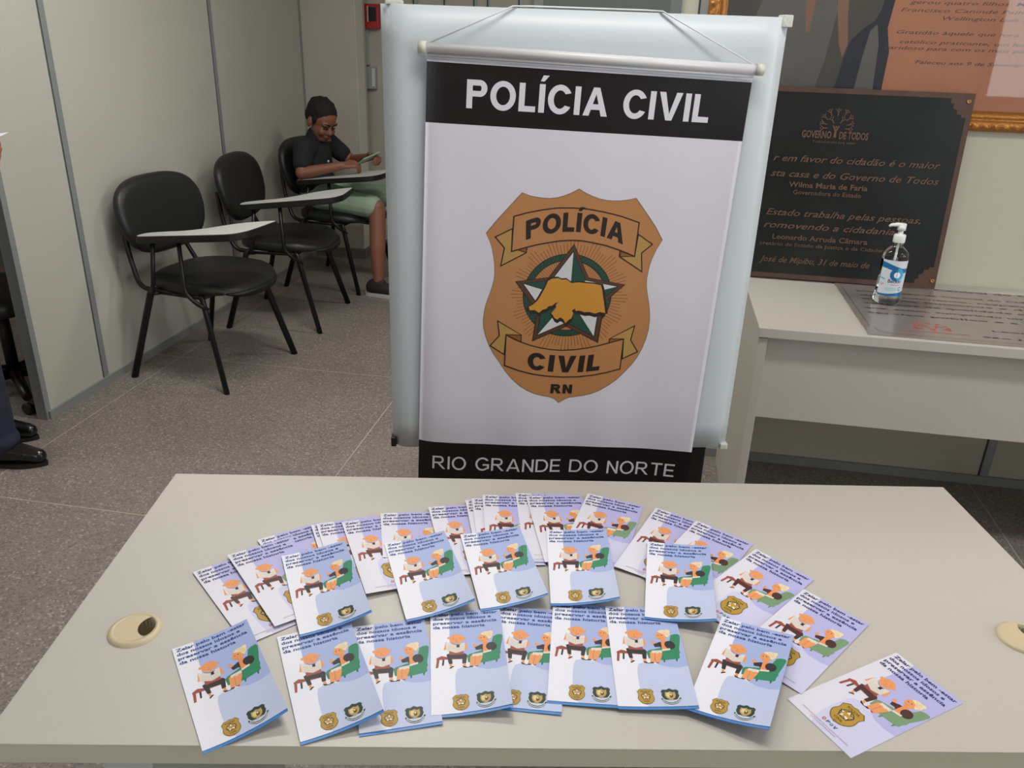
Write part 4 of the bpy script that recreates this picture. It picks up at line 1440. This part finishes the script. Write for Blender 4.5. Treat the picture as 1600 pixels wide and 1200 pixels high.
for i in range(3):
    pr.ell((-38 + 4 * i, 68 - 4 * (i % 2)), 2.4, 3.0, mat('label_pink', (206, 160, 158), .4), 10)
caps(pr, 'C', 34, 38, 104, -7, LR, .3)
rL = 38.6


def cyl(x, y, d):
    a = x / rL - PI / 2
    r = (rL + d) / 1000
    return Vector((r * math.cos(a), r * math.sin(a), y / 1000))


bm = pr.build('label', cyl, None, [-HW + 92 * k / 24 for k in range(1, 24)], (), .02, False)
o = obj('paper_label', bm, pr.mats, body)
o['label'] = 'blue and white paper label'
lathe('gel_fill', [(.033, .004), (.0372, .010), (.0368, .030), (.0355, .034), (.0355, .140)], clear_plastic(), body, seg=32)
WP = mat('white_pump_plastic', (226, 228, 226), .4)
lathe('pump_collar', [(.0165, .192), (.0175, .194), (.0175, .214), (.016, .217), (.0075, .218), (.0075, .234), (.006, .236)], WP, gel, seg=28)
bm = new()
add_tube(bm, [(0, 0, .230), (0, 0, .244)], .0125, 18)
add_tube(bm, [(.010, 0, .243), (-.012, 0, .246), (-.030, 0, .244), (-.037, 0, .239)], [.0105, .0085, .0065, .0048], 12, .75)
bmesh.ops.recalc_face_normals(bm, faces=bm.faces)
obj('pump_head', bm, WP, gel)
tube('dip_tube', [(0, 0, .195), (0, 0, .02)], .0028, WP, gel, 8)

# ------------------------------------------------------------------ framed tribute on the wall
FX0, FX1, FZ0, FZ1 = .119, 1.72, 1.258, 2.35
frame = thing('framed_tribute', 'large gilded ornate frame on the wall above the right desk with portrait and orange text', 'picture frame', (0, 2.95, 0), 0)
GM = gold_material()


def moulding(bm, x0, x1, z0, z1):
    prof = [(0, 0), (0, .022), (.006, .030), (.014, .034), (.024, .033), (.032, .026), (.036, .020), (.040, .024), (.047, .024), (.052, .018), (.060, .012), (.060, 0)]
    n = 60
    sides = []
    for a, b, inn in (((x0, z0), (x1, z0), (0, 1)), ((x1, z0), (x1, z1), (-1, 0)), ((x1, z1), (x0, z1), (0, -1)), ((x0, z1), (x0, z0), (1, 0))):
        d = Vector((b[0] - a[0], b[1] - a[1]))
        L = d.length
        d.normalize()
        cols = []
        for i in range(n * 3 + 1):
            s = L * i / (n * 3)
            col = []
            for w, h in prof:
                ss = min(max(s, w), L - w)
                x = a[0] + d.x * ss + inn[0] * w
                z = a[1] + d.y * ss + inn[1] * w
                hh = h
                if .004 < w < .034:
                    ph = s / .030 * 2 * PI
                    hh += .0055 * math.sin(ph + 90 * w * 2) * math.sin(PI * (w - .004) / .030) + .003 * math.sin(2.0 * ph - 200 * w)
                col.append(bm.verts.new((x, -hh, z)))
            cols.append(col)
        for A, B in zip(cols, cols[1:]):
            for k in range(len(prof) - 1):
                bm.faces.new((A[k], B[k], B[k + 1], A[k + 1])).smooth = True


bm = new()
moulding(bm, FX0, FX1, FZ0, FZ1)
bmesh.ops.recalc_face_normals(bm, faces=bm.faces)
obj('frame_moulding', bm, GM, frame)
pr = Print()
ox, oz = FX0 + .055, FZ0 + .055
f_ = lambda pts: [((x - ox) * 1000, (z - oz) * 1000) for x, z in pts]
PGW, PGH = (FX1 - FX0 - .11) * 1000, (FZ1 - FZ0 - .11) * 1000
G1 = mat('photo_grey', (84, 82, 78), .5, var=.2, scale=4)
G2 = mat('photo_shirt_grey', (110, 108, 106), .5, var=.1, scale=8)
G3 = mat('photo_navy', (44, 48, 62), .5, var=.3, scale=9)
G4 = mat('photo_tan', (150, 112, 92), .5)  # tan for the two slivers left of the dark figure
OR = mat('orange_page', (196, 134, 104), .5, var=.05, scale=3)
BTX = mat('page_text', (104, 80, 70), .5)
pr.poly([(0, 0), (PGW, 0), (PGW, PGH), (0, PGH)], G1)
pr.poly(f_([(.685, oz), (.680, 1.42), (.668, 1.50), (.650, 1.58), (.655, 1.63), (.60, 1.9), (.60, 2.29), (1.664, 2.29), (1.664, oz)]), OR)
pr.poly(f_([(.525, oz), (.545, 1.38), (.555, 1.45), (.568, 1.51), (.60, 1.545), (.632, 1.57), (.643, 1.60), (.655, 1.66), (.682, 1.66), (.672, 1.55), (.690, 1.48), (.688, oz)]), G3)
pr.poly(f_([(.600, oz), (.612, 1.46), (.622, 1.54), (.640, 1.56), (.655, 1.5), (.660, 1.4), (.665, oz)]), G2)
pr.poly(f_([(.20, oz), (.24, 1.5), (.30, 1.66), (.48, 1.70), (.515, 1.6), (.50, 1.45), (.47, oz)]), G2)
pr.poly(f_([(.405, 1.70), (.428, 1.53), (.440, 1.53), (.445, 1.62), (.46, 1.70)]), G4)
pr.poly(f_([(.505, 1.68), (.513, 1.60), (.535, 1.50), (.552, 1.46), (.562, 1.50), (.548, 1.58), (.538, 1.68)]), G4)
for tx, x0, x1, z in (('gerou quatro filhos: Maria de Lourdes,', .722, 1.29, 1.620), ('Francisco Canindé Palhano, Getúlio e', .701, 1.27, 1.598), ('Wellington Luís Palhano.', .826, 1.17, 1.577),
                      ('Gratidão àquele que fora um esposo e pai', .701, 1.30, 1.535), ('católico praticante, um homem temente e', .716, 1.30, 1.508), ('caridoso para com os mais pobres e um verdadeiro', .674, 1.38, 1.490), ('Faleceu aos 9 de Setembro de 1997.', .773, 1.22, 1.450)):
    a, b = f_([(x0, z), (x1, z)])
    put_text(pr, tx, a[0], b[0], a[1], 10.5, BTX, .004, .25, False)
bm = pr.build('p', lambda x, y, d: Vector((ox + x / 1000, -(6 + d) / 1000, oz + y / 1000)), None, (), (), .03, False)
obj('printed_tribute', bm, pr.mats, frame)
gp = box('glass_pane', ox, FX1 - .055, -.0105, -.0085, oz, FZ1 - .055, glass_sheet_material(), frame)

# ------------------------------------------------------------------ things on the far wall
al = thing('fire_alarm_box', 'red fire alarm box on the far wall beside the top of the white board', 'alarm', (-1.955, 5.75, 1.575), 0)
box('housing', -.055, .055, -.05, 0, -.075, .075, mat('alarm_red', (176, 44, 44), .45), al, .004)
box('lens', -.012, .04, -.054, -.048, -.03, .055, M_RUBBER, al)
box('white_rim', -.02, -.012, -.053, -.048, -.035, .06, mat('pale_trim', (205, 204, 192), .6), al)
cd = thing('cable_duct', 'grey vertical cable duct running down the far wall to the switch', 'cable duct', (-1.995, 5.75, 1.27), 0)
box('duct', -.022, .012, -.02, 0, 0, 1.5, mat('duct_grey', (170, 176, 174), .5), cd, .002)
swt = thing('wall_switch', 'grey surface switch box at the end of the cable duct on the far wall', 'switch', (-1.965, 5.75, 1.19), 0)
box('back_box', -.05, .03, -.04, 0, -.07, .07, mat('switch_grey', (158, 162, 162), .5), swt, .003)
box('rocker', .004, .024, -.044, -.04, -.055, .06, mat('switch_white', (206, 208, 204), .45), swt, .001)
yb = box('floor_marking', -2.0, -1.80, 5.60, 5.73, .0005, .0015, mat('yellow_paint', (206, 164, 60), .5))
tag(yb, 'yellow painted square on the floor below the far wall switch', 'floor marking')

# ------------------------------------------------------------------ the boy
SKIN = mat('brown_skin', (134, 86, 66), .5, var=.05, scale=20)
SKIN2 = mat('ruddy_skin', (172, 112, 94), .5, var=.06, scale=30)
SHIRT = mat('dark_shirt', (24, 26, 31), .85, var=.1, scale=20)
SHORT = mat('mint_shorts', (150, 172, 148), .85, var=.08, scale=18)
HAIRM = mat('black_hair', (12, 11, 12), .8, var=.3, scale=60, bump=.8, bscale=200)


def hand(bm, wrist, palm_dir, normal, scale=1.0, curl=.6, thumb=1):
    """palm plus five fingers; palm_dir towards the fingertips, normal out of the back of the hand"""
    F = Vector(palm_dir).normalized()
    N = Vector(normal).normalized()
    N = (N - F * N.dot(F)).normalized()
    S = F.cross(N) * thumb
    W = Vector(wrist)
    k = scale
    for s in (-.024, -.008, .008, .024):
        add_capsule(bm, W + S * s * .7 * k, W + F * .075 * k + S * s * k, .014 * k, .012 * k, 8)
    for i, (s, ln) in enumerate(((.027, .062), (.010, .072), (-.008, .066), (-.025, .05))):
        p = W + F * .078 * k + S * s * k
        a1 = curl * (1 + .08 * i)
        d1 = F * math.cos(a1) - N * math.sin(a1)
        q = p + d1 * ln * .5 * k
        d2 = F * math.cos(a1 * 2) - N * math.sin(a1 * 2)
        r = q + d2 * ln * .5 * k
        add_capsule(bm, p, q, .0088 * k, .008 * k, 8)
        add_capsule(bm, q, r, .008 * k, .0068 * k, 8)
    p = W + F * .022 * k + S * .026 * k
    q = p + (F * .7 + S * .75 - N * .2).normalized() * .040 * k
    r = q + (F * .95 + S * .1 - N * .35).normalized() * .030 * k
    add_capsule(bm, p, q, .0115 * k, .0095 * k, 8)
    add_capsule(bm, q, r, .0092 * k, .0078 * k, 8)


def head(bm, c, f, up, k=1.0):
    F = Vector(f).normalized()
    U = Vector(up)
    U = (U - F * U.dot(F)).normalized()
    S = U.cross(F)
    M = Matrix((F, S, U)).transposed()
    P = lambda x, y, z: Vector(c) + (F * x + S * y + U * z) * k
    add_ball(bm, P(-.008, 0, .030), (.098 * k, .077 * k, .088 * k), M)
    add_ball(bm, P(.030, 0, -.030), (.062 * k, .062 * k, .075 * k), M)
    add_ball(bm, P(.050, 0, -.078), (.036 * k, .040 * k, .028 * k), M)
    add_capsule(bm, P(.086, 0, .004), P(.100, 0, -.026), .008 * k, .0135 * k, 10)
    for s in (-1, 1):
        add_ball(bm, P(.093, s * .010, -.030), .0085 * k)
        add_ball(bm, P(.070, s * .036, -.030), (.020 * k, .022 * k, .024 * k), M)
        add_ball(bm, P(.078, s * .030, .022), (.014 * k, .026 * k, .010 * k), M)
        add_ball(bm, P(-.008, s * .080, -.012), (.022 * k, .010 * k, .032 * k), M)
    add_ball(bm, P(.088, 0, -.052), (.010 * k, .024 * k, .0065 * k), M)
    add_ball(bm, P(.086, 0, -.063), (.010 * k, .021 * k, .0070 * k), M)
    return P, M


boy = thing('boy', 'person in black shirt and mint shorts on the farthest chair, looking at a phone', 'person', (-1.98, 4.87, 0), 0)
BOFF = Vector((-1.98, 4.87, 0))


def rel(bm):
    bmesh.ops.translate(bm, verts=bm.verts, vec=-BOFF)
    return bm


HC = (-1.990, 4.850, .985)
HF = (.76, -.44, -.48)
bm = new()
P, HM = head(bm, HC, HF, (.25, -.1, 1), 1.0)
add_capsule(bm, (-2.055, 4.87, .86), (-2.015, 4.86, .935), .050, .047)
add_ball(bm, (-2.06, 4.87, .74), (.085, .13, .17))
rs, re, rw = (-2.055, 4.715, .838), (-2.045, 4.640, .705), (-1.815, 4.705, .752)
ls, le, lw = (-2.03, 5.03, .838), (-1.90, 5.085, .725), (-1.715, 4.915, .782)
for a, b, ra, rb in ((rs, re, .046, .037), (re, rw, .037, .024), (ls, le, .046, .037), (le, lw, .036, .023)):
    add_capsule(bm, a, b, ra, rb)
add_capsule(bm, rs, ls, .05, .05)
hand(bm, rw, (.9, .28, .12), (-.15, -.45, .85), .95, .75, -1)
hand(bm, lw, (.75, -.55, .1), (.3, .5, .8), .95, .8, 1)
add_capsule(bm, (-2.0, 4.79, .545), (-1.62, 4.715, .515), .075, .052)
add_capsule(bm, (-2.0, 4.95, .545), (-1.60, 4.985, .535), .075, .052)
add_capsule(bm, (-1.615, 4.712, .50), (-1.600, 4.655, .29), .050, .047)
add_capsule(bm, (-1.600, 4.655, .29), (-1.590, 4.620, .07), .047, .031)
add_capsule(bm, (-1.60, 4.985, .52), (-1.54, 4.99, .29), .050, .047)
add_capsule(bm, (-1.54, 4.99, .29), (-1.50, 4.99, .07), .047, .031)
add_capsule(bm, (-1.60, 4.620, .05), (-1.46, 4.600, .032), .034, .026)
add_capsule(bm, (-1.51, 4.99, .05), (-1.37, 4.99, .032), .034, .026)
boyb = fuse('body', rel(bm), .0055, SKIN, boy, 2)
# hair
bm = new()
Ph = P
add_ball(bm, Ph(-.020, 0, .046), (.100, .082, .087), HM)
add_ball(bm, Ph(-.05, 0, .012), (.066, .077, .068), HM)
for s in (-1, 1):
    add_ball(bm, Ph(.012, s * .068, .022), (.022, .014, .032), HM)
for i in range(60):
    a, b = random.uniform(0, 2 * PI), random.uniform(.15, 1)
    add_ball(bm, Ph(-.020 + .090 * math.cos(a) * math.sqrt(1 - b * b), .073 * math.sin(a) * math.sqrt(1 - b * b), .046 + .078 * b), random.uniform(.010, .014))
fuse('hair', rel(bm), .005, HAIRM, boy, 1)
for s in (-1, 1):
    bm = new()
    add_capsule(bm, Ph(.088, s * .018, -.001), Ph(.080, s * .042, -.001), .0045, .004, 8)
    obj('eye', rel(bm), mat('dark_eye', (28, 20, 18), .3), boy, True)
    bm = new()
    add_capsule(bm, Ph(.094, s * .014, .026), Ph(.082, s * .046, .028), .0042, .003, 8)
    obj('eyebrow', rel(bm), HAIRM, boy, True)
# shirt
bm = new()
add_ball(bm, (-2.062, 4.87, .74), (.105, .150, .17))
add_ball(bm, (-2.045, 4.87, .60), (.115, .148, .12))
add_capsule(bm, (-2.06, 4.735, .825), (-2.045, 5.005, .825), .066, .066)
add_capsule(bm, (-2.055, 4.87, .84), (-2.035, 4.865, .895), .066, .060)
add_capsule(bm, rs, (-2.050, 4.670, .755), .064, .056)
add_capsule(bm, ls, (-1.955, 5.068, .77), .064, .056)
fuse('shirt', rel(bm), .006, SHIRT, boy, 3)
bm = new()
add_ball(bm, (-1.947, 4.815, .755), (.006, .008, .008))
obj('chest_badge', rel(bm), mat('pale_badge', (196, 200, 206), .5), boy, True)
# shorts
bm = new()
add_ball(bm, (-2.03, 4.87, .565), (.125, .150, .085))
add_capsule(bm, (-2.0, 4.795, .550), (-1.655, 4.722, .520), .088, .070)
add_capsule(bm, (-2.0, 4.945, .550), (-1.640, 4.982, .540), .088, .070)
fuse('shorts', rel(bm), .006, SHORT, boy, 3)
for (x, y, a) in ((-1.595, 4.620, -8), (-1.505, 4.99, 0)):
    sh = empty('shoe')
    sh.parent = boy
    sh.location = (x - BOFF.x, y - BOFF.y, 0)
    sh.rotation_euler = (0, 0, R(a))
    bm = new()
    add_capsule(bm, (-.035, 0, .050), (.10, 0, .042), .042, .036)
    add_capsule(bm, (-.030, 0, .060), (.02, 0, .070), .040, .036)
    for v in bm.verts:
        v.co.z = max(v.co.z, .018)
    obj('upper', bm, mat('dark_canvas', (40, 30, 32), .8), sh, True)
    bm = new()
    sl = smooth_closed([(-.082, 0), (-.06, .036), (.04, .040), (.11, .040), (.150, 0), (.11, -.040), (.04, -.040), (-.06, -.036)], 5)
    loft(bm, [[(px, py, 0) for px, py in sl], [(px, py, .020) for px, py in sl]], smooth=False)
    obj('sole', bm, mat('white_rubber_sole', (190, 184, 180), .6), sh)
ph = thing('phone', 'mobile phone in a pale green case held in both hands of the boy', 'phone', (-1.685, 4.80, .79), 0)
_x = Vector((.42, .88, .20)).normalized()
_z = (Vector((-.55, .05, .8)) - _x * Vector((-.55, .05, .8)).dot(_x)).normalized()
_y = _z.cross(_x)
ph.rotation_euler = Matrix((_x, _y, _z)).transposed().to_euler()
box('case', -.072, .072, -.037, .037, -.005, .004, mat('pale_green_case', (134, 160, 136), .5), ph, .003)
box('screen', -.066, .066, -.033, .033, .004, .0046, mat('phone_glass', (150, 176, 150), .2), ph)

# ------------------------------------------------------------------ the standing man at the left edge
MO = Vector((-2.27, 2.36, 0))
man = thing('standing_person', 'person in navy trousers and black shoes standing at the left edge holding a paper', 'person', MO, 0)
bm = new()
Pm, MM = head(bm, (-2.36, 2.37, 1.63), (1, -.15, -.1), (0, 0, 1), 1.08)
add_capsule(bm, (-2.38, 2.37, 1.44), (-2.37, 2.37, 1.56), .058, .056)
add_ball(bm, (-2.37, 2.37, 1.22), (.11, .17, .26))
add_capsule(bm, (-2.37, 2.20, 1.39), (-2.36, 2.14, 1.10), .052, .042)
add_capsule(bm, (-2.36, 2.14, 1.10), (-2.095, 2.260, 1.108), .042, .028)
add_capsule(bm, (-2.37, 2.54, 1.39), (-2.44, 2.57, 1.10), .052, .042)
add_capsule(bm, (-2.44, 2.57, 1.10), (-2.42, 2.56, .86), .040, .028)
add_capsule(bm, (-2.37, 2.22, 1.38), (-2.37, 2.52, 1.38), .06, .06)
hand(bm, (-2.087, 2.262, 1.110), (.97, .2, .05), (-.1, -.95, .1), 1.02, 1.25, -1)
hand(bm, (-2.42, 2.56, .85), (.15, 0, -1), (.2, 1, 0), 1.0, .35, 1)
for hy, fx, fy in ((2.30, -2.285, 2.285), (2.46, -2.43, 2.445)):
    add_capsule(bm, (-2.38, hy, .90), (fx - .02, (hy + fy) / 2, .48), .085, .055)
    add_capsule(bm, (fx - .02, (hy + fy) / 2, .48), (fx, fy, .09), .055, .035)
bmesh.ops.translate(bm, verts=bm.verts, vec=-MO)
fuse('body', bm, .007, SKIN2, man, 2)
NAVY = mat('navy_trousers', (34, 38, 58), .85, var=.12, scale=14)
bm = new()
add_ball(bm, (-2.39, 2.38, .93), (.135, .175, .12))
for hy, fx, fy in ((2.30, -2.262, 2.285), (2.46, -2.43, 2.445)):
    k_ = (fx - .02, (hy + fy) / 2, .48)
    add_capsule(bm, (-2.38, hy, .88), k_, .110, .088)
    add_capsule(bm, k_, (fx, fy, .13), .088, .080)
    add_ball(bm, (fx + .01, fy, .095), (.082, .078, .05))
bmesh.ops.translate(bm, verts=bm.verts, vec=-MO)
fuse('trousers', bm, .007, NAVY, man, 3)
bm = new()
add_ball(bm, (-2.375, 2.37, 1.22), (.125, .190, .27))
add_ball(bm, (-2.375, 2.37, 1.03), (.125, .175, .16))
add_capsule(bm, (-2.37, 2.21, 1.39), (-2.362, 2.145, 1.16), .072, .062)
add_capsule(bm, (-2.37, 2.53, 1.39), (-2.425, 2.57, 1.16), .072, .062)
add_capsule(bm, (-2.37, 2.22, 1.39), (-2.37, 2.52, 1.39), .072, .072)
bmesh.ops.translate(bm, verts=bm.verts, vec=-MO)
fuse('shirt', bm, .008, mat('pale_shirt', (170, 178, 190), .85), man, 3)
bm = new()
add_ball(bm, Pm(-.018, 0, .046), (.108, .088, .094), MM)
bmesh.ops.translate(bm, verts=bm.verts, vec=-MO)
fuse('hair', bm, .008, HAIRM, man, 1)
LEATH = mat('black_leather', (16, 16, 18), .22, spec=.6)
for fx, fy, a in ((-2.262, 2.285, 8), (-2.43, 2.445, 12)):
    sh = empty('shoe')
    sh.parent = man
    sh.location = (fx - MO.x, fy - MO.y, 0)
    sh.rotation_euler = (0, 0, R(a))
    bm = new()
    add_capsule(bm, (-.055, 0, .050), (.02, 0, .055), .046, .048)
    add_capsule(bm, (.0, 0, .055), (.155, 0, .036), .050, .028)
    for v in bm.verts:
        v.co.z = max(v.co.z, .012)
    bmesh.ops.recalc_face_normals(bm, faces=bm.faces)
    fuse('upper', bm, .005, LEATH, sh, 2)
    bm = new()
    sl = smooth_closed([(-.104, 0), (-.08, .040), (.03, .043), (.12, .040), (.186, 0), (.12, -.040), (.03, -.043), (-.08, -.040)], 5)
    loft(bm, [[(px, py, 0) for px, py in sl], [(px, py, .016) for px, py in sl]], smooth=False)
    obj('sole', bm, M_RUBBER, sh)
pp = thing('paper_slip', 'white slip of paper held in the hand of the person at the left edge', 'paper', (-2.055, 2.285, 1.152), 0)
pp.rotation_euler = (R(6), R(-9), R(14))
box('slip', -.10, .075, -.05, .045, -.0003, .0003, PAPER, pp)

# ------------------------------------------------------------------ office chair behind the partition end
oc = thing('office_chair', 'black office swivel chair behind the end of the left partition', 'chair', (-2.64, 2.86, 0), R(-6))
bm = new()
o_ = superellipse(.24, .24, 3)
loft(bm, [[(x, y, z) for x, y in inset_outline(o_, d)] for z, d in ((.40, .03), (.41, .0), (.45, 0), (.47, .03), (.475, .08))])
obj('seat', bm, M_SEAT, oc)
bm = new()
o_ = superellipse(.22, .27, 3)
loft(bm, [[(-.24 + d, y, .80 + z) for y, z in inset_outline(o_, i)] for d, i in ((-.03, .03), (-.02, 0), (.02, 0), (.03, .03))])
bmesh.ops.recalc_face_normals(bm, faces=bm.faces)
obj('backrest', bm, M_SEAT, oc)
tube('column', [(0, 0, .08), (0, 0, .40)], .025, M_BLACK, oc, 14)
tube('back_bar', fillet([(-.05, 0, .40), (-.24, 0, .42), (-.27, 0, .70)], .06), .014, M_BLACK, oc)
for s in (-1, 1):
    tube('armrest', fillet([(.02, s * .20, .42), (.02, s * .27, .45), (.02, s * .27, .69)], .04), .015, M_BLACK, oc)
    bm = new()
    add_capsule(bm, (-.10, s * .27, .70), (.14, s * .27, .70), .022, .020)
    obj('arm_pad', bm, M_RUBBER, oc, True)
for k in range(5):
    a = 2 * PI * k / 5 + R(36)
    c_, s_ = math.cos(a), math.sin(a)
    st = tube('star_leg', [(0, 0, .095), (.27 * c_, .27 * s_, .07)], [.026, .018], M_BLACK, oc, 10)
    bm = new()
    for dd in (-.012, .012):
        add_lathe(bm, [(.020, -.008), (.025, -.004), (.025, .004), (.020, .008)], 18, (0, 0, dd))
    bmesh.ops.rotate(bm, verts=bm.verts, cent=(0, 0, 0), matrix=Matrix.Rotation(R(90), 3, 'X'))
    w = obj('caster', bm, M_RUBBER, st)
    w.location = (.275 * c_, .275 * s_, .0255)
